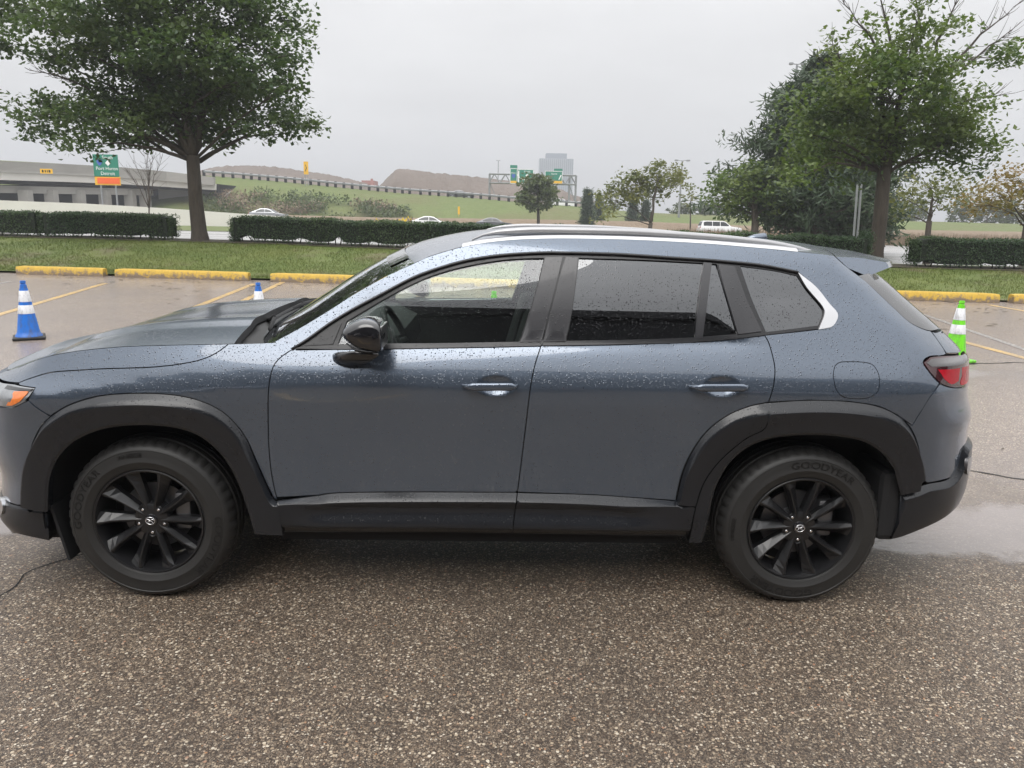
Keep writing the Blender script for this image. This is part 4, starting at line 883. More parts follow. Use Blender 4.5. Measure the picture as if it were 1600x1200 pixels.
tag(grid_obj('grass_berm', [[(x, yc(x) + t, berm_z(x, t)) for x in bx_] for t in bt], M['grass']), kind='structure')
bl = MB()                                           # the lawn itself, blade by blade
for i in range(95000):
    t = .15 + 5.2 * random.random() ** 1.25; x = random.uniform(-19, 17); y = yc(x) + t; z = berm_z(x, t) - .01
    if noise.noise(Vector((x * .8, t * .9, 7))) < -.28 and random.random() < .75: continue
    h = random.uniform(.035, .085) * (1.3 if t < .5 else 1); a = random.uniform(0, 6.28); w = random.uniform(.006, .011); lx, ly = random.gauss(0, .03), random.gauss(0, .03)
    c, s_ = math.cos(a) * w, math.sin(a) * w; b = len(bl.v); bl.v += [(x - c, y - s_, z), (x + c, y + s_, z), (x + lx, y + ly, z + h)]; bl.f.append((b, b + 1, b + 2))
me = bpy.data.meshes.new('lawn'); me.from_pydata(bl.v, [], bl.f); tag(link('lawn', me, M['grass']), 'short wet lawn sloping up behind the yellow wheel stops', 'grass', kind='stuff')
mul_x = [-46 + i * .8 for i in range(116)]
tag(grid_obj('mulch_bed', [[(x, yc(x) + t + .15 * noise.noise(Vector((x * .9, i * 9., 1))), berm_z(x, t) + .02) for x in mul_x] for i, t in enumerate((5.25, 5.8, 6.4, 7.0))], M['soil']), kind='structure')
def strip(name, y0, y1, z, m, x0=-180, x1=180, sl=-.02):
    g = MB(); g.add([(x0, y0 + sl * x0, z), (x1, y0 + sl * x1, z), (x1, y1 + sl * x1, z), (x0, y1 + sl * x0, z)], [(0, 1, 2, 3)]); return tag(g.build(name, m), kind='structure')
strip('service_road', 31.5, 61, -.010, M['road'], -140, 140)
strip('median', 61, 79, .02, M['bank']); strip('freeway', 81.5, 104, .03, M['road'])
for yy in (38.5, 52.5): strip('road_edge_line', yy, yy + .14, -.004, M['line_white'], -90, 90)
for yy in (88, 94): strip('lane_line', yy, yy + .15, .036, M['line_white'], -120, 120)
# painted stall lines on the lot
def line(p, q, w, m, z=.004, name='stall_line'):
    p, q = Vector((*p, z)), Vector((*q, z)); d = (q - p).normalized(); n = Vector((-d.y, d.x, 0)) * (w / 2); k_ = max(2, int((q - p).length / .4)); mb = MB()
    for i in range(k_ + 1):
        c = p.lerp(q, i / k_); j = .012 * noise.noise(Vector((c.x * 5, c.y * 5, 2))); mb.v += [tuple(c + n * (1 + j * 6)), tuple(c - n * (1 - j * 6))]
    mb.f = [(2 * i, 2 * i + 1, 2 * i + 3, 2 * i + 2) for i in range(k_)]; return tag(mb.build(name, m), kind='structure')
for p, q, m in (((-7.2, 8.0), (-9.20, 17.1), 'line_yellow'), ((-5.02, 8.4), (-6.05, 17.7), 'line_yellow'), ((-4.42, 8.4), (-5.56, 18.3), 'line_yellow'), ((-10.1, 10), (-11.3, 17.0), 'line_white'), ((-1.0, 8.4), (-2.2, 17.6), 'line_yellow'), ((2.9, 8.4), (2.0, 17.2), 'line_yellow'), ((6.62, 9.6), (6.35, 16.5), 'line_yellow'), ((7.0, 9.9), (7.75, 14.4), 'line_white'), ((10.6, 9.0), (10.2, 16.3), 'line_yellow')):
    line(p, q, .13 if m == 'line_yellow' else .10, M[m])
line((-1.85, -.3), (-1.33, .85), .10, M['line_yellow']); line((-1.33, .85), (-.75, -.3), .10, M['line_yellow'])      # lines by the photographer's feet, mirrored in the door
# dark tar-filled cracks
def crack(pts, w):
    mb = MB(); c = spl([(x, y, .003) for x, y in pts], .05)
    for i, p in enumerate(c):
        d = (c[min(i + 1, len(c) - 1)] - c[max(i - 1, 0)]).normalized(); n = Vector((-d.y, d.x, 0)); ww = w * (.5 + .9 * abs(noise.noise(p * 9))); p = p + n * .03 * noise.noise(p * 6); mb.v += [tuple(p + n * ww), tuple(p - n * ww)]
    mb.f = [(2 * i, 2 * i + 1, 2 * i + 3, 2 * i + 2) for i in range(len(c) - 1)]; return tag(mb.build('pavement_crack', M['void']), kind='structure')
crack([(2.9, 5.08), (3.17, 5.03), (3.3, 4.95), (3.45, 4.85), (3.9, 4.8), (4.6, 4.6)], .012); crack([(-2.5, 2.8), (-2.2, 3.05), (-2.23, 3.27), (-2.05, 3.45)], .006); crack([(5.2, 9.0), (6.2, 9.3), (7.6, 9.35), (9.5, 9.7)], .022)
dbr = MB()                                          # sodden leaf litter and twigs washed against the stops
for i in range(520):
    x = random.uniform(-13, 12); t = -abs(random.gauss(0, .9)) if random.random() < .75 else -random.uniform(0, 5); y = yc(x) + t - .12; a = random.uniform(0, 6.28)
    if noise.noise(Vector((x * .9, y * .5, 4))) < -.05: continue
    l, w = random.uniform(.02, .13), random.uniform(.008, .03); c, s_ = math.cos(a), math.sin(a); b = len(dbr.v)
    dbr.v += [(x - c * l, y - s_ * l * .5, .006), (x + s_ * w, y - c * w, .012), (x + c * l, y + s_ * l * .5, .006), (x - s_ * w, y + c * w, .012)]; dbr.f.append((b, b + 1, b + 2, b + 3))

for i in range(70):                                 # a few fallen leaves near the car
    x = random.uniform(-4, 4); y = random.uniform(1.9, 8); a = random.uniform(0, 6.28); l, w = random.uniform(.012, .028), random.uniform(.008, .016); c, s_ = math.cos(a), math.sin(a); b = len(dbr.v)
    if -1 < y - 2.974 < 1.9 and abs(x) < 2.4: continue
    dbr.v += [(x - c * l, y - s_ * l, .006), (x + s_ * w, y - c * w, .012), (x + c * l, y + s_ * l, .006), (x - s_ * w, y + c * w, .012)]; dbr.f.append((b, b + 1, b + 2, b + 3))
tag(dbr.build('leaf_litter', M['soil']), 'dark wet leaf litter scattered along the wheel stops', 'litter', kind='stuff')
# wheel stops: long yellow concrete blocks with chamfered tops
sc_ = [(-.125, 0), (-.115, .155), (-.085, .20), (.085, .20), (.115, .155), (.125, 0)]
STOPL = [(-14.95, -12.78 + .2, 'chipped yellow wheel stop cut off by the left edge of the frame'), (-12.45, -10.12, 'yellow wheel stop behind the tall blue cone'), (-9.85, -6.42, 'worn yellow wheel stop in front of the big left tree'), (-5.9, -2.6, 'yellow wheel stop whose left end shows beyond the windscreen'), (-2.25, 1.2, 'yellow wheel stop seen through the front window'), (5.3, 10.72, 'long yellow wheel stop behind the lime cone'), (10.98, 14.2, 'yellow wheel stop at the right edge of the frame')]
for x0, x1, lab in STOPL[1:]:
    mb = MB(); n = 20; cx, cy = (x0 + x1) / 2, yc((x0 + x1) / 2)
    for i in range(n + 1):
        x = lerp(x0, x1, i / n); e_ = .93 if i in (0, n) else 1
        x += .02 if i == 0 else (-.02 if i == n else 0)
        mb.v += [(x - cx, a * e_ + yc(x) - cy - .05 + .004 * noise.noise(Vector((x * 7, a * 30, 0))), b * e_ + .006 * noise.noise(Vector((x * 6, a * 25, 5))) * (b > 0)) for a, b in sc_]
    mb.f = [(i * 6 + k_, i * 6 + k_ + 1, (i + 1) * 6 + k_ + 1, (i + 1) * 6 + k_) for i in range(n) for k_ in range(5)] + [tuple(range(6)), tuple(n * 6 + k_ for k_ in range(6))]
    o = mb.build('wheel_stop', M['stop'], None, ang=50); o.location = (cx, cy, 0.001); tag(o, lab, 'wheel stop', 'yellow wheel stops along the lawn')

# ------------------------------------------------------------------ traffic cones
def cone(x, y, h, col, bands, lab, rz=.2, tilt=0):
    c = thing('traffic_cone', lab, 'cone', (x, y, .002), rz, 'traffic cones on the lot'); r0, r1 = .135, .032
    rr = lambda z: lerp(r0, r1, (z - .03) / (h - .03))
    b = MB(); s_ = .36; b.box((0, 0, .018), (s_, s_, .036), bev=.012); b.build('base', M['rubber_black'] if col == 'blue' else M['cone_' + col], c)
    p = [(.155, .036), (.150, .05), (rr(.06) + .004, .07)] + [(rr(z), z) for z in (.1, h * .5, h * .85)] + [(r1 + .006, h - .075), (r1 + .006, h - .05), (r1 - .004, h - .045), (r1 - .004, h - .03), (r1 + .002, h - .027), (r1 - .002, h), (r1 - .012, h), (r1 - .014, h - .1)]
    q = MB(); q.lathe(p, 40); q.build('body', M['cone_' + col], c, ang=40)
    for z0, z1 in bands:
        w = MB(); w.lathe([(rr(z0) + .001, z0), (rr(z0) + .003, z0 + .002), (rr(z1) + .003, z1 - .002), (rr(z1) + .001, z1)], 40); w.build('reflective_collar', M['cone_white'], c, ang=40)
    if tilt: c.rotation_euler = (0, tilt, rz)
    return c
cone(-6.22, 9.62, .74, 'blue', ((.325, .435), (.475, .615)), 'tall blue cone with two white collars at the left edge', .55)
cone(-3.40, 10.1, .73, 'blue', ((.36, .62),), 'blue cone with one wide white collar peeking over the hood', .3)
cone(5.50, 9.32, .755, 'green', ((.35, .465), (.52, .665)), 'lime green cone standing behind the tail of the car', .4)
cone(-.25, 9.6, .73, 'green', ((.33, .44), (.50, .61)), 'lime green cone glimpsed through the front side window', .1)

# ------------------------------------------------------------------ hedges and trees
def leaf_quad(L, p, size, n=None, droop=.5, wd=.36):
    a = random.uniform(0, 6.283); e_ = random.gauss(-.25, droop); d = Vector((math.cos(a) * math.cos(e_), math.sin(a) * math.cos(e_), math.sin(e_)))
    s_ = d.cross(Vector((random.gauss(0, .5), random.gauss(0, .5), 1))).normalized() * (size * wd); q = d * size; b = len(L.v); f_ = Vector((0, 0, -size * .10))
    L.v += [tuple(p), tuple(p + q * .5 + s_ + f_), tuple(p + q), tuple(p + q * .5 - s_ + f_)]; L.f.append((b, b + 1, b + 2, b + 3))
def leaves(L, name, m, parent, org):
    me = bpy.data.meshes.new(name); me.from_pydata([(x - org[0], y - org[1], z - org[2]) for x, y, z in L.v], [], L.f); return link(name, me, m, parent)
def hedge(x0, x1, lab, h=.82, dep=.85, n=9000, gaps=.5):
    cx = (x0 + x1) / 2; t0 = 6.0; cy = yc(cx) + t0; org = (cx, cy, berm_z(cx, t0)); H = thing('hedge', lab, 'hedge', org, 0, 'clipped hedges on the berm'); L = MB(); stm = MB()
    topn = lambda x: h * (1 + .09 * noise.noise(Vector((x * 1.1, 3, 3))) + .06 * noise.noise(Vector((x * 4, 1, 3))))
    botn = lambda x: .05 + gaps * .40 * max(0, noise.noise(Vector((x * 1.7, 8, 1))) - .02) * 2
    for i in range(n):
        x = random.uniform(x0, x1); base = berm_z(x, t0); e_ = min(x - x0, x1 - x); tp = topn(x) * (1 - .16 * sm(.35, 0, e_)); bt_ = botn(x); d = dep / 2 * (1 - .35 * sm(.3, 0, e_)) * (1 + .10 * noise.noise(Vector((x * 2, 5, 9))))
        k_ = random.random()
        if k_ < .46: yy = -d + abs(random.gauss(0, .06)); z = random.uniform(bt_, tp)
        elif k_ < .84: yy = random.uniform(-d, d); z = tp - abs(random.gauss(0, .045))
        elif k_ < .90: yy = d - abs(random.gauss(0, .06)); z = random.uniform(bt_, tp)
        else:
            yy = random.uniform(-d, d); z = random.uniform(bt_, tp); x = (x0 if random.random() < .5 else x1) + random.gauss(0, .05)
        if abs(yy) > d * .8 and z > tp * .88: z -= .05
        leaf_quad(L, Vector((x, yc(x) + t0 + yy, base + z)), random.uniform(.035, .062), droop=.9)
    leaves(L, 'foliage', M['hedge'], H, org)
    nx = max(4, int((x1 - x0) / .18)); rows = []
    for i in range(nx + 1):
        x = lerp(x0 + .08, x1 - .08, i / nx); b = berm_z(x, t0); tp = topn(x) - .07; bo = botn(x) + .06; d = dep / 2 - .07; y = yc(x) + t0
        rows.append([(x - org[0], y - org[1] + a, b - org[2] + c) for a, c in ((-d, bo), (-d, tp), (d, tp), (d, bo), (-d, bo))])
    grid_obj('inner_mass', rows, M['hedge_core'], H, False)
    k_ = x0 + .2
    while k_ < x1:
        b = berm_z(k_, t0); stm.tube([(k_, yc(k_) + t0 + random.gauss(0, .08), b - .02), (k_ + random.gauss(0, .05), yc(k_) + t0, b + .2), (k_ + random.gauss(0, .1), yc(k_) + t0, b + .45)], [.022, .018, .012], 5); k_ += random.uniform(.18, .4)
    stm.build('stems', M['bark'], H, sub=org); return H
hedge(-18.6, -15.55, 'dark clipped hedge cut by the left edge of the frame', n=5500)
hedge(-15.40, -11.05, 'low boxy hedge left of the big tree, beneath the green road sign', n=11000)
hedge(-9.0, 10.4, 'very long low hedge running behind the car roof', n=46000)
hedge(11.75, 19.5, 'clipped hedge at the right edge, beyond the lime cone', n=17000, h=.86)

def bough(mb, a, b, r0, r1, sag=.12, n=6, seg=7):
    a, b = Vector(a), Vector(b); d = b - a; off = Vector((random.gauss(0, 1), random.gauss(0, 1), random.gauss(0, .4))) * d.length * sag; pts = []
    for i in range(n + 1):
        t = i / n; p = a + d * t + off * math.sin(t * math.pi) * .6 + Vector((0, 0, d.length * .09 * math.sin(t * math.pi))); pts.append(p + Vector((random.gauss(0, 1), random.gauss(0, 1), random.gauss(0, 1))) * d.length * .012)
    mb.tube(pts, [lerp(r0, r1, i / n) for i in range(n + 1)], seg); return pts
def broadleaf(name, lab, base, fork, r, lobes, leaf, size, n_per_m3, cl=.34, twig=0, cat='tree', group='roadside trees', bare=(), trunk_mid=None, per=20, spread=1.0):
    """lobes: (centre, (rx, ry, rz), density); leaves sit in sprays at twig ends inside them"""
    T_ = thing(name, lab, cat, base, 0, group); tr = MB(); base = Vector(base); fork = Vector(fork); br = MB()
    mid = Vector(trunk_mid) if trunk_mid else base.lerp(fork, .5) + Vector((random.gauss(0, .04), 0, 0))
    tr.tube([base - Vector((0, 0, .15)), base + Vector((0, 0, .06)), base.lerp(mid, .25), mid, fork], [r * 1.5, r * 1.25, r * 1.03, r * .93, r * .85], 12)
    L = MB(); stems = []
    if lobes:                                        # leaders that carry on above the fork
        hi = sorted(lobes, key=lambda l: -l[0][2])[:max(1, len(lobes) // 3)]; hi.sort(key=lambda l: l[0][0]); ns_ = 3 if len(lobes) > 12 else (2 if len(lobes) > 4 else 1)
        for i in range(ns_):
            g_ = hi[i * len(hi) // ns_:(i + 1) * len(hi) // ns_] or hi; t_ = sum((Vector(l[0]) for l in g_), Vector()) / len(g_); t_ = fork.lerp(Vector((lerp(fork.x, t_.x, .6), lerp(fork.y, t_.y, .6), t_.z)), .9)
            stems.append(bough(br, fork - Vector((0, 0, .15)), t_, r * (.62 if ns_ > 1 else .85), r * .12, .05, 10, 8))
    for c, rad, dens in lobes:
        c = Vector(c); hub = c + Vector((0, 0, -rad[2] * .2)); bs_ = None
        for st_ in stems:
            for i, q in enumerate(st_[:-1]):
                hd_ = math.hypot(q.x - c.x, q.y - c.y); cost = abs((c.z - q.z) - .55 * hd_) + .45 * hd_
                if bs_ is None or cost < bs_[0]: bs_ = (cost, q, i)
        P_ = bough(br, bs_[1], hub, r * lerp(.30, .14, bs_[2] / 10) * min(1.2, .6 + rad[0] / 4), r * .05, .10)
        vol = 4.19 * rad[0] * rad[1] * rad[2]; k_ = max(5, int(vol * n_per_m3 * dens))
        for i in range(k_):
            while 1:
                q = Vector((random.uniform(-1, 1), random.uniform(-1, 1), random.uniform(-1, 1)))
                if q.length < 1 and random.random() < .30 + .7 * q.length: break
            q *= 1 + .22 * noise.noise(Vector((q.x * 3 + c.x, q.y * 3 + c.y, q.z * 3)))
            p = c + Vector((q.x * rad[0], q.y * rad[1], q.z * rad[2]))
            if random.random() < .16 + twig:
                s_ = P_[random.randint(2, len(P_) - 1)]; br.tube([s_, s_.lerp(p, .55) + Vector((0, 0, .08)), p], [r * .07, r * .045, .006], 4, False)
            for j in range(random.randint(int(per * .6), int(per * 1.3))):
                leaf_quad(L, p + Vector((random.gauss(0, cl), random.gauss(0, cl), random.gauss(0, cl * .55))) * .62, size * random.uniform(.7, 1.2))
    for a, b, rr_ in bare:
        a, b = Vector(a), Vector(b); P_ = bough(br, a, b, rr_, .006, .05, 7, 5)
        for i in range(2, 8):
            for _ in range(3):
                s_ = P_[min(i, 7)]; d = (b - a).normalized() * (b - a).length * random.uniform(.12, .3); d += Vector((random.gauss(0, 1), random.gauss(0, 1), random.gauss(0, .7))) * (b - a).length * .12; br.tube([s_, s_ + d * .6, s_ + d + Vector((0, 0, .05))], [.010, .007, .004], 4, False)
    tr.build('trunk', M['bark'], T_, smooth=True, sub=base); br.build('branches', M['bark'], T_, smooth=True, sub=base); 
    if L.v: leaves(L, 'crown', M[leaf], T_, base)
    return T_
def lobes_px(lst, y, dspread=1.6, thick=1.0):
    out = []
    for (u, v, ru, rv, *d) in lst:
        yy = y + random.uniform(-dspread, dspread); c = at(u, v, yy); s_ = yy / CAM_F * 1.03; out.append((c, (ru * s_, max(ru, rv) * s_ * thick, rv * s_), d[0] if d else 1))
    return out
b1 = at(313, 377, 24.9); b1.z = berm_z(b1.x, 24.9 - yc(b1.x)) - .02
broadleaf('maple_tree', 'large dark green broadleaf tree on the berm, crown leaving the top left', b1, at(301, 243, 24.9), .235, lobes_px([(60, 18, 62, 42), (165, 0, 100, 52), (300, 5, 110, 52), (420, 18, 62, 40), (215, -60, 150, 50), (360, -50, 100, 45),
    (92, 66, 80, 30), (52, 84, 40, 20), (190, 80, 85, 45), (300, 85, 95, 45), (400, 62, 70, 34), (300, 130, 100, 42), (385, 112, 66, 34), (458, 78, 26, 16),
    (150, 158, 80, 30), (235, 150, 80, 40), (62, 172, 46, 26), (95, 195, 55, 24), (190, 190, 90, 32), (300, 180, 95, 36), (400, 158, 82, 36), (462, 136, 30, 18), (425, 190, 55, 24), (352, 208, 64, 20), (140, 226, 52, 15), (205, 220, 48, 16), (448, 205, 28, 12)], 24.9), 'maple', .175, 4.6, .36, group='trees on the berm',
    bare=[(at(120, 130, 24.5), at(58, 112, 24.2), .03), (at(140, 140, 24.5), at(90, 122, 24.0), .03)], per=38)
b2 = at(1367, 403, 24.2); b2.z = berm_z(b2.x, 24.2 - yc(b2.x)) - .02
broadleaf('pear_tree', 'broad green tree with bare twig tips at the top right', b2, at(1382, 262, 24.2), .225, lobes_px([(1330, 205, 78, 38), (1290, 165, 52, 34), (1262, 205, 36, 30, .8), (1395, 140, 90, 48), (1475, 160, 70, 44, .9), (1512, 212, 48, 26), (1425, 215, 80, 38), (1500, 250, 52, 22), (1315, 255, 52, 28, .8), (1390, 85, 60, 42, .9), (1455, 75, 56, 44, .7), (1530, 85, 36, 26, .6), (1440, 20, 34, 40, .8), (1338, 55, 34, 40, .35), (1345, 115, 55, 40), (1570, 86, 22, 12, .9), (1290, 222, 46, 24), (1275, 245, 40, 24), (1255, 275, 24, 16, .7), (1470, 205, 60, 30)], 24.4), 'pear', .165, 6.0, .38, group='trees on the berm',
    bare=[(at(1380, 90, 24.3), at(1318, 8, 24), .05), (at(1330, 130, 24.3), at(1282, 92, 24), .04), (at(1395, 80, 24.3), at(1375, -20, 24), .05), (at(1460, 80, 24.3), at(1505, -10, 24), .05), (at(1480, 110, 24.3), at(1585, 12, 24.2), .05), (at(1480, 130, 24.3), at(1575, 52, 24.6), .04), (at(1470, 180, 24.3), at(1560, 150, 24.6), .04), (at(1440, 60, 24.3), at(1420, -30, 24), .04), (at(1320, 120, 24.3), at(1300, 66, 24), .04)], per=38)
def conifer(name, lab, base, top, rad, n, size, mat='needle', group='roadside trees', droop=.25, z0=.08, layers=24, wob=.25):
    base = Vector(base); h = top - base.z; T_ = thing(name, lab, 'tree', base, 0, group); tr = MB(); tr.tube([(0, 0, -.2), (0, 0, h * .5), (0, 0, h)], [rad * .075, rad * .05, .02], 8); tr.build('trunk', M['bark'], T_, smooth=True)
    br = MB(); L = MB(); per = max(4, n // (layers * 9))
    for i in range(layers):
        f = z0 + (1 - z0) * (i / layers) ** .95; R_ = rad * (1 - f) ** .85 * (1 + random.uniform(-wob, wob)) + .05
        for k_ in range(9):
            a = random.uniform(0, 6.283); r_ = R_ * random.uniform(.6, 1.12); z = f * h + random.uniform(-.4, .4) * h / layers; tip = Vector((math.cos(a) * r_, math.sin(a) * r_, z - r_ * droop + .25 * r_ * random.random())); s_ = Vector((0, 0, z)); br.tube([s_, s_.lerp(tip, .6) - Vector((0, 0, r_ * .04)), tip], [.035 * rad / 3, .02 * rad / 3, .006], 4, False)
            for j in range(per):
                t = random.uniform(.25, 1.05); p = s_.lerp(tip, t) + Vector((random.gauss(0, 1), random.gauss(0, 1), random.gauss(0, .6))) * (.10 * r_ * (1.2 - t) + size * .5); leaf_quad(L, p, size * random.uniform(.7, 1.4), droop=.6, wd=.13)
    br.build('branches', M['bark'], T_); leaves(L, 'crown', M[mat], T_, (0, 0, 0)); return T_
pb = at(1262, 372, 40); conifer('pine_tree', 'dark tall pine standing behind the broad right-hand tree', (pb.x, 40, -.05), at(1290, 92, 40).z, 6.0, 42000, .42, droop=-.12, z0=.13, layers=28, wob=.4)
p2_ = at(1330, 372, 44); conifer('pine_tree', 'second dark pine, between the pale sign posts and the tall pine', (p2_.x, 44, -.05), at(1330, 190, 44).z, 3.2, 16000, .42, droop=-.1, z0=.10, wob=.4)
def small_tree(name, lab, u, vb, y, fork_v, r, lst, leaf, size, dens, group='roadside trees', z=None, fork_u=None, **kw):
    b = at(u, vb, y); b.z = -.05 if z is None else z; return broadleaf(name, lab, b, at(fork_u or u, fork_v, y), r, lobes_px(lst, y, y * .03), leaf, size, dens, group=group, **kw)
small_tree('crab_apple_tree', 'small spreading tree with dark forked limbs above the car roof', 1017, 362, 52, 348, .16, [(955, 312, 26, 18, .9), (985, 290, 36, 20, .8), (1030, 278, 36, 22, .9), (1062, 285, 24, 18, .5), (1010, 305, 36, 14, .4), (945, 335, 14, 12, .6), (1045, 262, 16, 12, .6)], 'olive', .26, 6.5, twig=.35, per=15)
small_tree('linden_tree', 'small round-headed tree in front of the gantry signs', 841, 342, 84, 328, .18, [(840, 302, 30, 24, 1), (836, 285, 22, 15), (822, 310, 15, 17), (860, 306, 15, 17), (852, 290, 16, 13)], 'farleaf', .40, 3.0, per=18)
sb_ = at(917, 346, 96); conifer('spruce_tree', 'slim pointed spruce beside the gantry foot', (sb_.x, 96, 0), at(917, 296, 96).z, .85 * 1.1, 6000, .40)
for i, (u, vt, w, lb) in enumerate(((935, 305, 10, 'hazy conifer just right of the slim spruce'), (988, 302, 12, 'hazy conifer behind the small spreading tree, left one'), (1008, 312, 10, 'hazy conifer behind the small spreading tree, right one'))):
    q = at(u, 346, 110); conifer('spruce_tree', lb, (q.x, 110, 0), at(u, vt, 110).z, w * .09, 3600, .40)
small_tree('young_tree', 'thin young tree standing alone right of the spreading tree', 1079, 352, 75, 332, .08, [(1079, 310, 12, 16, .8), (1081, 295, 8, 9, .7)], 'olive', .3, 2.4, per=12)
small_tree('ash_tree', 'yellowish green bushy tree at the foot of the dark pine', 1180, 372, 38, 345, .20, [(1135, 305, 34, 24), (1165, 280, 46, 26), (1205, 285, 40, 30), (1150, 325, 40, 18, .8), (1225, 315, 30, 24, .8), (1125, 285, 22, 16, .7), (1190, 255, 30, 14, .7)], 'pear', .23, 7.0, per=18)
small_tree('hawthorn_tree', 'olive green small tree right of the thick berm trunk', 1452, 378, 33, 345, .13, [(1420, 308, 34, 22, .7), (1455, 290, 42, 24, .8), (1490, 300, 34, 26, .6), (1470, 318, 38, 14, .4), (1410, 335, 26, 14, .35)], 'olive', .18, 11, twig=.3, per=13)
small_tree('hawthorn_tree', 'rusty autumn tree leaning in from the right edge', 1605, 380, 31, 350, .15, [(1560, 300, 42, 26, .8), (1590, 280, 40, 24, .9), (1525, 318, 36, 18, .6), (1580, 325, 50, 16, .5), (1620, 300, 40, 30, .8)], 'rust', .17, 13, twig=.3, per=13)
small_tree('bare_sapling', 'leafless grey sapling in front of the bridge pier', 233, 345, 46, 322, .05, [], 'olive', .2, 1, bare=[(at(233, 325, 46), at(u, v, 46), .035) for u, v in ((226, 245), (240, 240), (212, 255), (252, 250), (200, 268), (232, 262))])
for i in range(15):
    u = (905, 925, 950, 1062, 1092, 1110, 1130, 1400, 1432, 1500, 1540, 1575, 1345, 300, 322)[i]; y = 150 if u > 320 else 118; v = {905: 322, 925: 326, 1092: 318, 300: 304, 322: 298}.get(u, 316)
    lab = 'hazy far tree on the skyline, number %d from the left' % 0 if 0 else None
    hv = 337 + (u - 800) * .02; rr_ = 16 if u > 320 else 12
    nm = ('left of the slim spruce', 'behind the slim spruce', 'left of the small spreading tree', 'right of the small spreading tree', 'above the white highway car', 'right of the white highway car', 'at the left edge of the dark pines', 'just right of the thick berm trunk', 'behind the olive small tree', 'between the olive and the rusty trees', 'behind the rusty tree, left one', 'behind the rusty tree, right one', 'behind the pale sign posts', 'under the right end of the bridge', 'at the right foot of the bridge')[i]
    small_tree('far_tree', 'hazy low tree ' + nm, u, hv + 8, y, hv + 3, .15, [(u, (v + hv) / 2 + 2, rr_, (hv + 8 - v) / 2), (u + 8, v + 6, rr_ * .6, 6)], 'farleaf', .6, 1.2, group='hazy far trees', per=14)
# brush on the bank, reeds by the road, a yellow-flowered bush
def brush(name, lab, lst, y, leaf, size, dens, kind=None, cat='shrub', group=None):
    c = at(lst[0][0], lst[0][1], y); org = Vector((c.x, y, 0)); L = MB(); T_ = thing(name, lab, cat, org, 0, group); stm = MB()
    for c, rad, d in lobes_px(lst, y, y * .02):
        for i in range(max(20, int(4.19 * rad[0] * rad[1] * rad[2] * dens * d))):
            q = Vector((random.gauss(0, .45), random.gauss(0, .45), random.gauss(0, .45))); leaf_quad(L, Vector(c) + Vector((q.x * rad[0], q.y * rad[1], q.z * rad[2])), size * random.uniform(.6, 1.3), droop=.8)
        for i in range(6): stm.tube([(c.x + random.gauss(0, rad[0] * .3), c.y, c.z - rad[2] - .3), (c.x + random.gauss(0, rad[0] * .5), c.y, c.z + rad[2] * .6)], [.03, .01], 4, False)
    stm.build('stems', M['bark'], T_, sub=org); leaves(L, 'foliage', M[leaf], T_, org); return T_
brush('flowering_bush', 'bright yellow flowering bush behind the long hedge', [(628, 346, 13, 7), (640, 343, 9, 7)], 42, 'yellow_leaf', .14, 70)
brush('flowering_bush', 'small yellow flowering bush left of the larger one', [(588, 346, 5, 5)], 42, 'yellow_leaf', .14, 70)

# ------------------------------------------------------------------ far side: barrier, freeway bank, mounds, bridge, gantry, tower
def wall_strip(name, pts, h, m, lab=None, cat=None, kind=None, th=.35, parent=None):
    """pts: top edge points; a wall that hangs h below them, with thickness"""
    mb = MB(); n = len(pts)
    for p in pts: mb.v += [(p[0], p[1], p[2]), (p[0], p[1] + th, p[2]), (p[0], p[1] + th, p[2] - h), (p[0], p[1], p[2] - h)]
    mb.f = [(i * 4 + k_, i * 4 + (k_ + 1) % 4, (i + 1) * 4 + (k_ + 1) % 4, (i + 1) * 4 + k_) for i in range(n - 1) for k_ in range(4)] + [(0, 1, 2, 3), tuple((n - 1) * 4 + k_ for k_ in range(4))]
    o = mb.build(name, m, parent); return tag(o, lab, cat, None, kind) if parent is None else o
wall_strip('concrete_barrier', [at(u, v, 80.5) for u, v in ((-160, 304), (0, 313), (130, 318), (250, 325), (390, 335), (500, 342), (600, 349), (700, 355), (800, 362))], 2.4, M['barrier'], 'long pale wet concrete barrier along the freeway, sloping down to the right', 'barrier')
# verge and embankment, as terrain
tops = [(-300, 236), (0, 250), (200, 262), (300, 272), (380, 278), (460, 285), (550, 294), (640, 302), (700, 306), (765, 311), (840, 318), (900, 322), (1000, 331), (1150, 337), (1350, 343), (1700, 352)]
et = spl([(u, v, 0) for u, v in tops], 25)
rows = [[], [], [], [], [], []]
for q in et:
    tp = at(q.x, q.y, 126); base = max(.05, .1)
    for r_, (f, zz) in zip(rows, ((0, 0), (.06, .0), (.10, .05), (.4, .40), (.75, .80), (1, 1))):
        y = lerp(105.5, 126, f); x = tp.x * y / 126; z = lerp(.05, tp.z - .05, zz) + .25 * noise.noise(Vector((x * .15, y * .2, 0))) * (0 < f < 1); r_.append((x, y, z))
rows += [[(x * 1.08, 136, z) for x, y, z in rows[-1]], [(x * 1.5, 190, -.5) for x, y, z in rows[-1]]]
tag(grid_obj('embankment', rows, M['bank']), kind='structure')
vr = [at(u, v, 106) for u, v in ((200, 330), (330, 333), (450, 336), (600, 340), (720, 341), (850, 343), (1000, 346), (1150, 352), (1300, 357), (1700, 364))]
tag(grid_obj('dry_verge', [[(p.x, 104.2, .02) for p in vr], [(p.x, 105.2, p.z - .25) for p in vr], [(p.x, 106, p.z) for p in vr], [(p.x, 110, p.z - .1) for p in vr]], M['verge']), kind='structure')
fld = MB(); fld.add([(12, 64, .03), (120, 62, .03), (120, 80, .6), (12, 80, .5)], [(0, 1, 2, 3)]); tag(fld.build('reed_field', M['verge']), kind='structure')
L = MB()
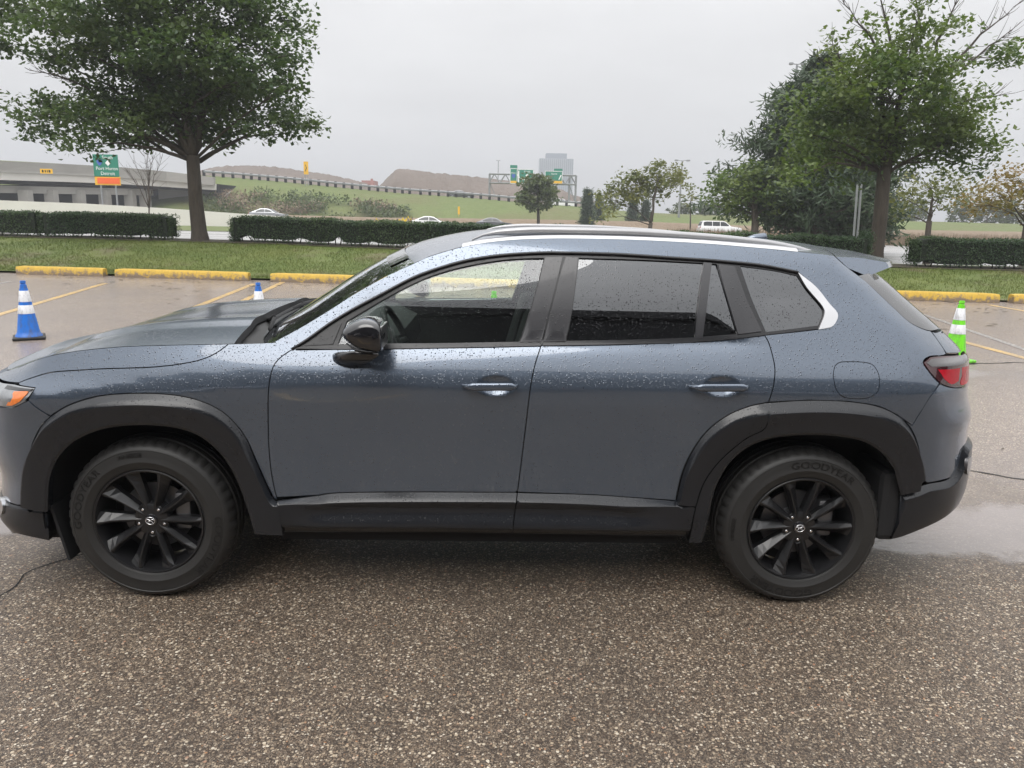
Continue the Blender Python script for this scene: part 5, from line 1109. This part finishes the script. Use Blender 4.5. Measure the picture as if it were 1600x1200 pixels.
for i in range(9000):
    x = random.uniform(13, 62); y = random.uniform(60, 66); z = 0; h = random.uniform(.5, 1.1); b = len(L.v); w = .04; lx = random.gauss(0, .15); L.v += [(x - w, y, z), (x + w, y, z), (x + lx, y + random.gauss(0, .1), z + h)]; L.f.append((b, b + 1, b + 2))
me = bpy.data.meshes.new('reeds'); me.from_pydata(L.v, [], L.f); tag(link('reeds', me, M['verge']), 'dry brown reeds along the far side of the service road', 'reeds', kind='stuff')
L = MB()
for i in range(9000):                               # scrub on the lower bank, left of centre
    u = random.uniform(310, 640); f = random.random() ** 1.2 * (.62 - .25 * sm(480, 640, u)); vtop = 272 + (u - 300) * .088; y = lerp(106, 124, f); tp = at(u, vtop, 126); x = tp.x * y / 126
    if noise.noise(Vector((x * .18, y * .3, 2))) < -.05: continue
    leaf_quad(L, Vector((x, y, lerp(.1, tp.z, f ** .9) + random.uniform(0, 1.0))), random.uniform(.2, .5), droop=.9)
me = bpy.data.meshes.new('scrub'); me.from_pydata(L.v, [], L.f); tag(link('scrub', me, M['farleaf']), 'tangled scrub covering the lower slope of the bank', 'scrub', kind='stuff')
L = MB()
for i in range(9000):
    u = random.uniform(330, 620); f = random.random() * .5; vtop = 272 + (u - 300) * .088; y = lerp(106, 124, f); tp = at(u, vtop, 126); x = tp.x * y / 126
    if noise.noise(Vector((x * .13, y * .25, 12))) < .08: continue
    leaf_quad(L, Vector((x, y, lerp(.1, tp.z, f ** .9) + random.uniform(0, 1.2))), random.uniform(.15, .4), droop=.9)
me = bpy.data.meshes.new('dry_brush'); me.from_pydata(L.v, [], L.f); tag(link('dry_brush', me, M['verge']), 'patches of dry brown brush on the bank', 'brush', kind='stuff')
# guardrail along the top of the bank
gp_ = [at(u, v - 8, 125.5) for u, v in ((318, 274), (380, 278.5), (460, 285.5), (550, 294.5), (640, 302.5), (700, 306.5), (765, 311.5), (840, 318.5), (900, 322.5), (960, 328))]
GR = thing('guardrail', 'long steel guardrail on short posts along the top of the bank', 'guardrail', tuple(gp_[0] - Vector((0, 0, .8)))); o_ = GR.location
mb = MB(); c = spl(gp_, 2.0)
for p in c: mb.v += [tuple(p - o_ + Vector(d)) for d in ((0, 0, .0), (0, -.08, -.10), (0, 0, -.18), (0, -.08, -.26), (0, 0, -.36), (0, .04, -.36), (0, .04, 0))]
mb.f = [(i * 7 + k_, i * 7 + (k_ + 1) % 7, (i + 1) * 7 + (k_ + 1) % 7, (i + 1) * 7 + k_) for i in range(len(c) - 1) for k_ in range(7)]; mb.build('rail', M['galv'], GR)
pb_ = MB(); pb_.box((0, .08, -.45), (.42, .20, 1.0)); p0 = None
for p in spl(gp_, 1.42)[::1]:
    if p0 is None: p0 = pb_.build('post', M['void'], GR); q = p0
    else: q = p0.copy(); COL.objects.link(q); q.parent = GR
    q.location = p - o_
# excavated mounds
def mound(name, sil, y, dep, lab, base_v=None):
    c = spl([(u, v, 0) for u, v in sil], 2.5); rows = [[] for _ in range(9)]
    for i, q in enumerate(c):
        tp = at(q.x, q.y + 1.8 * noise.noise(Vector((q.x * .12, 0, 0))) + 1.0 * noise.noise(Vector((q.x * .4, 0, 5))), y)
        for k_, r_ in enumerate(rows):
            f = k_ / 4 if k_ <= 4 else (8 - k_) / 4; f2 = f ** .85; yy = y + (k_ - 4) / 4 * dep; z = (tp.z + 1) * f2 - 1 + (2.2 * noise.noise(Vector((tp.x * .16, yy * .12, 3))) * math.sin(f * math.pi) * .9); r_.append((tp.x * (1 + (k_ - 4) * .002), yy, z))
    org = Vector((rows[4][len(c) // 2][0], y, 0)); o = grid_obj(name, [[tuple(Vector(p) - org) for p in r_] for r_ in rows], M['earth']); o.location = org; return tag(o, lab, 'earth mound')
mound('earth_mound', ((560, 306), (590, 292), (604, 279), (620, 265), (640, 265), (680, 270), (740, 276), (800, 283), (860, 291), (900, 306), (940, 318)), 190, 24, 'steep-sided brown heap of excavated earth left of the gantry')
mound('earth_mound', ((270, 290), (310, 268), (345, 260), (400, 259), (440, 262), (480, 268), (520, 274), (570, 286), (600, 300)), 215, 26, 'long low brown earth mound behind the yellow post sign')
# bridge
BR = thing('overpass_bridge', 'grey concrete overpass on a columned pier at the far left', 'bridge', tuple(at(150, 320, 96).xy) + (0,)); bo = BR.location
def bpt(u, v): y = lerp(88, 112, sm(-100, 340, u)); return at(u, v, y) - bo
par = [bpt(u, v) for u, v in ((-140, 244), (0, 251.5), (100, 256), (180, 260.5), (260, 268), (335, 277))]
def bstrip(nm, a, b, th, m, yo=0): 
    mb = MB()
    for p, q in zip(a, b): mb.v += [(p.x, p.y + yo, p.z), (p.x, p.y + yo + th, p.z), (q.x, q.y + yo + th, q.z), (q.x, q.y + yo, q.z)]
    n = len(a); mb.f = [(i * 4 + k_, i * 4 + (k_ + 1) % 4, (i + 1) * 4 + (k_ + 1) % 4, (i + 1) * 4 + k_) for i in range(n - 1) for k_ in range(4)] + [(0, 1, 2, 3), tuple((n - 1) * 4 + k_ for k_ in range(4))]; return mb.build(nm, m, BR)
m1 = [bpt(u, v) for u, v in ((-140, 260), (0, 266), (100, 270), (180, 274), (260, 280), (335, 287))]; m2_ = [bpt(u, v) for u, v in ((-140, 276), (0, 281), (100, 284), (180, 287), (260, 292), (335, 297))]
bstrip('parapet', par, m1, .4, M['concrete']); bstrip('deck_edge', [p + Vector((0, -.35, .05)) for p in m1], [p + Vector((0, -.35, -.25)) for p in m1], .6, M['concrete']); bstrip('girder', m1, m2_, .5, M['barrier'], .3)
bstrip('far_girder', m1, [p - Vector((0, 0, .3)) for p in m2_], 9, M['void'], 1.5)
for u in (18, 60, 105, 147, 188, 212): a = bpt(u, 296); b = bpt(u, 325); mb = MB(); mb.box((a.x, a.y + 2.5, (a.z + b.z) / 2 - 1), (1.2, 1.1, a.z - b.z + 2)); mb.build('column', M['concrete'], BR)
ca = [bpt(u, 289 + (u / 40)) for u in (-60, 60, 140, 220)]; bstrip('cap_beam', ca, [p - Vector((0, 0, .85)) for p in ca], 1.3, M['concrete'], 2.3)
bk = [bpt(u, 284) for u in (-140, 60, 215)]; bstrip('shade_wall', [p + Vector((0, 9, 0)) for p in bk], [p + Vector((0, 9, -8)) for p in bk], 1, M['void'])  # added wall, coloured black for the shade beneath the deck
ab = [bpt(u, v) for u, v in ((215, 290), (330, 296))]; bstrip('abutment', [p + Vector((0, 6, 0)) for p in ab], [p + Vector((0, 6, -7)) for p in ab], 3, M['concrete'])
sl = MB(); p = bpt(215, 318); q = bpt(330, 296); sl.add([(p.x, p.y + 3, -.1), (q.x + 1, p.y + 3, -.1), (q.x + 1, q.y + 5, q.z), (p.x + 6, q.y + 5, 1.5)], [(0, 1, 2, 3)]); sl.build('slope_paving', M['concrete'], BR)
def plate(name, c, w, h, m, parent, th=.05, yo=0): mb = MB(); mb.box((c[0], c[1] + yo, c[2]), (w, th, h)); return mb.build(name, m, parent)
def words(txt, size, c, parent, m, ys=1.0):
    me = text_mesh(txt, size); mb = MB(); mb.add([(c[0] + v.co.x, c[1], c[2] + v.co.y * ys) for v in me.vertices], [tuple(p.vertices) for p in me.polygons]); bpy.data.meshes.remove(me); o = mb.build('lettering', m, parent); return o
def diamond(c, r_, parent, m, name='route_marker'): mb = MB(); mb.add([(c[0] - r_, c[1], c[2]), (c[0], c[1], c[2] - r_), (c[0] + r_, c[1], c[2]), (c[0], c[1], c[2] + r_)], [(0, 1, 2, 3)]); return mb.build(name, m, parent)
def shield(c, r_, parent): mb = MB(); mb.add([(c[0] + r_ * x, c[1], c[2] + r_ * z) for x, z in ((-.8, .8), (-.35, 1), (0, .85), (.35, 1), (.8, .8), (.9, .1), (.5, -.6), (0, -1), (-.5, -.6), (-.9, .1))], [tuple(range(10))]); return mb.build('route_shield', M['sign_blue'], parent)
yS = 84; c0 = at(168, 285, yS); s_ = yS / CAM_F * 1.02
GS = thing('road_sign', 'green guide sign with orange plate hanging before the bridge at left', 'sign', (c0.x, yS, 0)); zc = at(168, 259, yS).z; hz = 32 * s_; wz = 37 * s_
plate('panel', (0, 0, zc), wz, hz, M['sign_green'], GS); zo = zc - hz / 2 - 5.5 * s_
plate('border_plate', (0.05, .0, zo), 38 * s_, 12.5 * s_, M['sign_yellow'], GS); plate('orange_plate', (.15, -.05, zo), 33 * s_, 8.5 * s_, M['sign_orange'], GS)
words('South', .50, (.25, -.06, zc + hz * .36), GS, M['sign_white']); diamond((.25, -.06, zc + hz * .12), .30, GS, M['sign_white']); shield((-.65, -.06, zc + hz * .14), .34, GS)
words('Port Huron', .50, (.1, -.06, zc - hz * .13), GS, M['sign_white']); words('Detroit', .50, (.15, -.06, zc - hz * .35), GS, M['sign_white'])
for dx in (-.8, .8): mb = MB(); mb.tube([(dx, .12, 0), (dx, .12, zc + hz * .4)], .09, 8); mb.build('post', M['galv'], GS)
c1 = at(72.5, 267.5, 86); YS = thing('bridge_sign', 'small yellow panel fixed to the bridge parapet', 'sign', (c1.x, 86, c1.z)); mb = MB(); mb.box((0, 0, 0), (1.35, .06, .50)); mb.build('panel', M['sign_yellow'], YS); mb = MB()
for dx, w_ in ((-.38, .18), (-.10, .10), (.12, .08), (.36, .20)): mb.box((dx, -.04, 0), (w_, .02, .26))
mb.build('dark_marks', M['void'], YS)
c2 = at(479, 287, 124); PS = thing('post_sign', 'tall narrow yellow sign on two posts above the bank', 'sign', tuple(c2)); z2 = at(479, 262.5, 124).z - c2.z
plate('panel', (0, 0, z2), .72, 1.95, M['sign_yellow'], PS); mb = MB(); mb.tube([(-.12, -.04, z2 - .5), (.08, -.04, z2 + .0), (-.05, -.04, z2 + .5)], .06, 4); mb.build('arrow_mark', M['void'], PS)
for dx in (-.2, .25): mb = MB(); mb.tube([(dx, .08, -.3), (dx, .08, z2 + .7)], .06, 6); mb.build('post', M['galv'], PS)
DL = thing('delineator', 'small yellow delineator blade standing in the bank grass', 'marker', tuple(at(717, 335, 112))); mb = MB(); mb.box((0, 0, .55), (.28, .05, 1.1)); mb.tube([(0, .03, -.8), (0, .03, 1)], .03, 5); mb.build('blade', M['sign_yellow'], DL)
# sign gantry
yG = 145; gl_ = at(766, 315, yG); grr = at(895, 325, yG); sG = yG / CAM_F * 1.02
GA = thing('sign_gantry', 'overhead steel truss gantry carrying green freeway signs', 'gantry', (gl_.x, yG, 0)); gx = lambda u: at(u, 280, yG).x - gl_.x
zt, zb = at(830, 273, yG).z, at(830, 287, yG).z
tr_ = MB()
for yy in (-.6, .6):
    for z in (zt, zb): tr_.tube([(gx(764), yy, z), (gx(900), yy, z)], .13, 6)
    k_ = 764; fl_2 = 0
    while k_ < 896: tr_.tube([(gx(k_), yy, zt if fl_2 else zb), (gx(k_ + 8.5), yy, zb if fl_2 else zt)], .09, 5); k_ += 8.5; fl_2 = 1 - fl_2
tr_.build('truss', M['galv'], GA)
for u in (765, 890, 900): mb = MB(); mb.tube([(gx(u), 0, 0), (gx(u), 0, zt)], .2, 8); mb.build('upright', M['galv'], GA)
mb = MB(); mb.tube([(gx(890), 0, zb), (gx(899), 0, zb - 3), (gx(890.5), 0, zb - 5.5)], .09, 5); mb.tube([(gx(766), 0, zb), (gx(773), 0, zb - 2), (gx(766), 0, zb - 4)], .07, 5); mb.build('brace', M['galv'], GA)
def gsign(u0, u1, v0, v1, lab, deco):
    c = at((u0 + u1) / 2, (v0 + v1) / 2, yG - 1); w, h = (u1 - u0) * sG, (v1 - v0) * sG; S = thing('guide_sign', lab, 'sign', tuple(c), 0, 'green signs on the gantry'); mb = MB(); mb.box((0, 0, 0), (w, .08, h)); mb.build('panel', M['sign_green'], S)
    e_ = MB()
    for dx, dz, a, b in ((0, h / 2 - .06, w, .1), (0, -h / 2 + .06, w, .1), (w / 2 - .06, 0, .1, h), (-w / 2 + .06, 0, .1, h)): e_.box((dx, -.05, dz), (a, .02, b))
    e_.build('border', M['sign_white'], S); deco(S, w, h); return S
def dA(S, w, h): words('West', .42, (-.1, -.07, h * .2), S, M['sign_white']); shield((0, -.07, -.02), .38, S); plate('yellow_plate', (0, -.06, -h * .38), w * .8, h * .14, M['sign_yellow'], S, .02); plate('exit_tab', (0, -.02, h * .60), w * .95, h * .2, M['sign_green'], S, .06)
def dB(S, w, h):
    words('North', .46, (.35, -.07, h * .33), S, M['sign_white']); diamond((.35, -.07, h * .06), .33, S, M['sign_white']); mb = MB()
    for i in range(9): mb.box((-.75 + i * .28, -.07, -h * .2), (.20, .02, .30 + .08 * (i % 3 == 0)))
    mb.build('legend_line', M['sign_white'], S)
    mb = MB(); mb.box((-w * .40, -.07, 0), (.22, .02, h * .8)); mb.box((-w * .43, -.075, .1), (.18, .02, .9), ry=R(-35)); mb.build('arrow_mark', M['sign_white'], S)
def dC(S, w, h):
    words('North', .44, (.1, -.07, h * .26), S, M['sign_white']); plate('yellow_plate', (w * .22, -.06, -h * .38), w * .55, h * .2, M['sign_yellow'], S, .02); plate('exit_tab', (w * .25, -.02, h * .58), w * .48, h * .2, M['sign_green'], S, .06)
    for dx in (-.3, .36): mb = MB(); mb.box((w * dx, -.07, 0), (.2, .02, .9), ry=R(25)); mb.build('arrow_mark', M['sign_white'], S)
gsign(797, 808, 264, 286, 'narrow green gantry sign at the left, with yellow strip', dA); gsign(808.5, 833, 265.5, 286, 'wide green gantry sign with white diamond marker', dB); gsign(852, 878, 268, 286, 'right-hand green gantry sign partly behind the round tree', dC)
# tower block
yT = 620; tb = at(867, 332, yT); TW = thing('office_tower', 'pale grey square office tower far off behind the gantry', 'building', (tb.x, yT, -1)); sT = yT / CAM_F * 1.02; th_ = at(867, 245.5, yT).z
mb = MB(); mb.box((0, 12, th_ / 2), (50 * sT, 24, th_)); mb.build('wall', M['tower'], TW); mb = MB(); mb.box((0, 12, th_ + 2.1), (31 * sT, 16, 4.2)); mb.build('penthouse', M['tower_band'], TW)
fin = MB(); fin.box((0, -.15, th_ / 2), (.55, .5, th_ - 1)); f0 = None
for i in range(17):
    if f0 is None: f0 = fin.build('window_strip', M['tower_band'], TW); q = f0
    else: q = f0.copy(); COL.objects.link(q); q.parent = TW
    q.location = ((-24 + i * 3) * sT, 0, 0)
rb2 = at(575, 292, 300); RB = thing('red_building', 'small brick-red building at the foot of the earth heap', 'building', (rb2.x, 300, 0)); zz = at(575, 282, 300).z; mb = MB(); mb.box((0, 4, zz / 2), (4.9, 8, zz)); mb.build('wall', M['brick'], RB); mb = MB(); mb.box((.8, 4, zz + .4), (.7, 1.5, .9)); mb.build('rooftop_unit', M['brick'], RB)
# lamp masts, sign posts
def mast(u, vt, y, lab, arms): 
    b = at(u, 360, y); zt_ = at(u, vt, y).z; P = thing('lamp_mast', lab, 'lamp post', (b.x, y, 0)); mb = MB(); mb.tube([(0, 0, 0), (0, 0, zt_ * .5), (0, 0, zt_)], [.2, .15, .10], 8); mb.build('pole', M['galv'], P)
    for dx in arms: mb = MB(); mb.tube([(0, 0, zt_), (dx * .8, 0, zt_ + .05)], .05, 5); mb.box((dx, 0, zt_ + .05), (abs(dx) * .6, .35, .22), bev=.05); mb.build('lamp_head', M['galv'], P)
mast(1221, 100, 74, 'tall lamp mast with paired heads above the pine', (-.55, .55)); mast(1059, 251, 120, 'thin T-topped mast behind the small spreading tree', (-.9, .9)); mast(777, 251, 220, 'faint thin mast left of the gantry signs', (-.4, .4))
for (ut, ub, lab) in ((1343, 1335.5, 'left of two pale square sign posts by the right road'), (1349, 1341, 'right of two pale square sign posts by the right road')):
    b = at(ub, 372, 31); t_ = at(ut, 296, 31); mb = MB(); mb.tube([(0, 0, -.05), (t_.x - b.x - .1, 0, t_.z + .2)], .042, 4); P = mb.build('sign_post', M['galv']); P.location = (b.x, 31, 0); tag(P, lab, 'sign post')

# ------------------------------------------------------------------ other cars
def mini_car(kind, paint, loc, rz, lab, group=None):
    c = thing({'suv': 'suv_car', 'sedan': 'sedan_car'}[kind], lab, 'car', loc, rz, group); w = .90; L_ = 2.35
    low = [(-2.3, .35), (-2.34, .55), (-2.28, .74), (-2.0, .80), (-1.1, .92), (1.25, .95), (2.05, .93), (2.28, .80), (2.33, .5), (2.25, .32)] if kind == 'sedan' else [(-2.4, .38), (-2.45, .7), (-2.35, .92), (-1.9, 1.0), (-1.15, 1.08), (2.2, 1.10), (2.38, .95), (2.42, .55), (2.35, .36)]
    roof = [(-1.15, .90), (-.35, 1.36), (.1, 1.44), (.75, 1.42), (1.35, 1.18), (1.95, .93)] if kind == 'sedan' else [(-1.2, 1.05), (-.55, 1.60), (-.3, 1.68), (1.7, 1.70), (2.1, 1.6), (2.3, 1.08)]
    mb = MB(); n = len(low)
    sec_ = [(-w, .94, .02), (-w * .97, 1, 0), (w * .97, 1, 0), (w, .94, .02)]
    for y, q, dz in sec_: mb.v += [(x * (.985 if q < 1 else 1), y * (1 - .06 * sm(1.6, 2.4, abs(x))), z * q + dz + (.02 if q < 1 and z < .5 else 0)) for x, z in low]
    mb.f = [(i * n + k_, i * n + (k_ + 1) % n, (i + 1) * n + (k_ + 1) % n, (i + 1) * n + k_) for i in range(3) for k_ in range(n)] + [tuple(range(n)), tuple(3 * n + k_ for k_ in range(n))]
    mb.build('body', paint, c, ang=35)
    mb = MB(); n = len(roof); top_ = max(z for x, z in roof); lo_ = roof[0][1]
    for sgn in (-1, 1): mb.v += [(x, sgn * (w * .93 - .22 * (z - lo_) / (top_ - lo_) * .9), z) for x, z in roof]
    mb.f = [tuple(range(n)), tuple(n + k_ for k_ in range(n))] + [(k_, (k_ + 1) % n, n + (k_ + 1) % n, n + k_) for k_ in range(n)]; mb.build('cabin', paint, c)
    cx = sum(x for x, z in roof) / n; cz = sum(z for x, z in roof) / n + .02
    def win(x0, x1):
        poly = [(max(x0, min(x1, x)), z) for x, z in roof]; 
        def zt(x):
            for a, b in zip(roof, roof[1:]):
                if a[0] <= x <= b[0]: return a[1] + (b[1] - a[1]) * (x - a[0]) / (b[0] - a[0])
            return lo_
        xs_ = [x0 + (x1 - x0) * i / 5 for i in range(6)]; zl = lo_ + .06; pts_ = [(x, zl) for x in xs_] + [(x, max(zl + .02, zt(x) - .10)) for x in reversed(xs_)]
        for sgn in (-1, 1):
            m = MB(); m.add([(x, sgn * (w * .93 - .22 * (z - lo_) / (top_ - lo_) * .9 + .012), z) for x, z in pts_], [tuple(range(12))]); m.build('side_window', M['car_glass'], c)
    if kind == 'sedan': win(-.85, .18); win(.24, 1.35)
    else: win(-.9, .05); win(.12, .95); win(1.02, 2.0)
    for (a, b) in ((0, 1), (n - 2, n - 1)):
        p, q = roof[a], roof[b]; f = lambda t, s_: (lerp(p[0], q[0], t) + (-.012 if a == 0 else .012), s_ * (w * .80 - .20 * (lerp(p[1], q[1], t) - lo_) / (top_ - lo_)), lerp(p[1], q[1], t) + .015); m = MB(); m.add([f(.08, -1), f(.08, 1), f(.92, 1), f(.92, -1)], [(0, 1, 2, 3)]); m.build('windscreen' if a == 0 else 'rear_window', M['car_glass'], c)
    wh = MB(); Q = Matrix.Rotation(R(90), 4, 'X'); wh.lathe([(0, .10), (.30, .10), (.33, .07), (.33, -.07), (.30, -.10), (0, -.10)], 20, Q); hc_ = MB(); hc_.lathe([(0, .115), (.19, .11), (.21, .10)], 14, Q)
    w0 = None
    for x in (-1.42, 1.38):
        for sgn in (-1, 1):
            if w0 is None: w0 = wh.build('wheel', M['tyre'], c, ang=40); h0 = hc_.build('hubcap', M['galv'], w0); q = w0
            else: q = w0.copy(); COL.objects.link(q); q.parent = c; h = h0.copy(); COL.objects.link(h); h.parent = q
            q.location = (x, sgn * .82, .33); q.rotation_euler = (0, 0, 0 if sgn < 0 else math.pi)
    for sgn in (-1, 1):
        m = MB(); m.box((low[2][0] + .06, sgn * .68, low[2][1] - .06), (.16, .32, .10), bev=.03); m.build('headlight', M['headlamp'], c); m = MB(); m.box((low[-3][0] - .03, sgn * .70, low[-3][1] - .02), (.12, .30, .12), bev=.03); m.build('tail_light', M['lens2'], c)
    return c
def car_at(kind, paint, u, y, lab, z=.03, rz=0, grp='cars on the freeway'): p = at(u, 350, y); return mini_car(kind, M[paint], (p.x, y, z), rz, lab, grp)
car_at('sedan', 'car_white', 674, 88, 'white sedan on the freeway above the long hedge', rz=math.pi, z=.02)
car_at('sedan', 'car_grey', 772, 96, 'dark grey sedan on the freeway right of the white one', rz=math.pi, z=-.02)
car_at('suv', 'car_white', 1124, 90, 'white estate car on the freeway below the pine', rz=math.pi, z=-.12)
car_at('sedan', 'car_silver', 420, 99, 'pale car half hidden by the concrete barrier', rz=math.pi, z=.55)
p = at(720, 304, 133); mini_car('sedan', M['car_grey'], (p.x, 133, p.z - .75), math.pi, 'tiny grey car driving behind the guardrail', 'cars on the ramp')
p = at(876, 318, 133); mini_car('suv', M['car_white'], (p.x, 133, p.z - .9), math.pi, 'tiny white van behind the guardrail near the gantry foot', 'cars on the ramp')
# what stands behind the photographer and shows mirrored in the car's glass and paint
SB = thing('store_building', 'dark flat-roofed building mirrored in the side windows', 'building', (0, -10.5, 0)); mb = MB(); mb.box((0, -6, 4.35), (90, 12, 8.7)); mb.build('wall', M['facade'], SB)
mb = MB(); mb.box((0, -6, 8.86), (90.6, 12.6, .3)); mb.build('parapet', M['facade'], SB)
for i in range(14): mb = MB(); mb.box((-32 + i * 5, .04, 1.6), (3.6, .08, 2.4)); mb.build('window', M['facade_glass'], SB)
mini_car('sedan', M['car_silver'], (-3.4, -4.2, 0), R(92), 'pale car mirrored in the front door', 'cars behind the photographer'); mini_car('suv', M['car_grey'], (.2, -4.5, 0), R(90), 'dark estate car mirrored in the rear door', 'cars behind the photographer'); mini_car('sedan', M['car_silver'], (3.6, -4.4, 0), R(88), 'silver car mirrored near the rear wheel', 'cars behind the photographer')

# damp air: far things pale towards the sky's grey
hz = MB(); hz.box((0, 380, 32), (1500, 980, 67)); k = NT('damp_air'); k.t.nodes.remove(k.b); pv = k.n('VolumePrincipled'); pv.inputs['Color'].default_value = (.93, .95, 1, 1); pv.inputs['Density'].default_value = .0011; pv.inputs['Anisotropy'].default_value = .2
k.l(pv.outputs[0], k.out.inputs['Volume']); tag(hz.build('haze', k.m), 'thin grey rain haze over the far freeway', 'haze', kind='stuff')
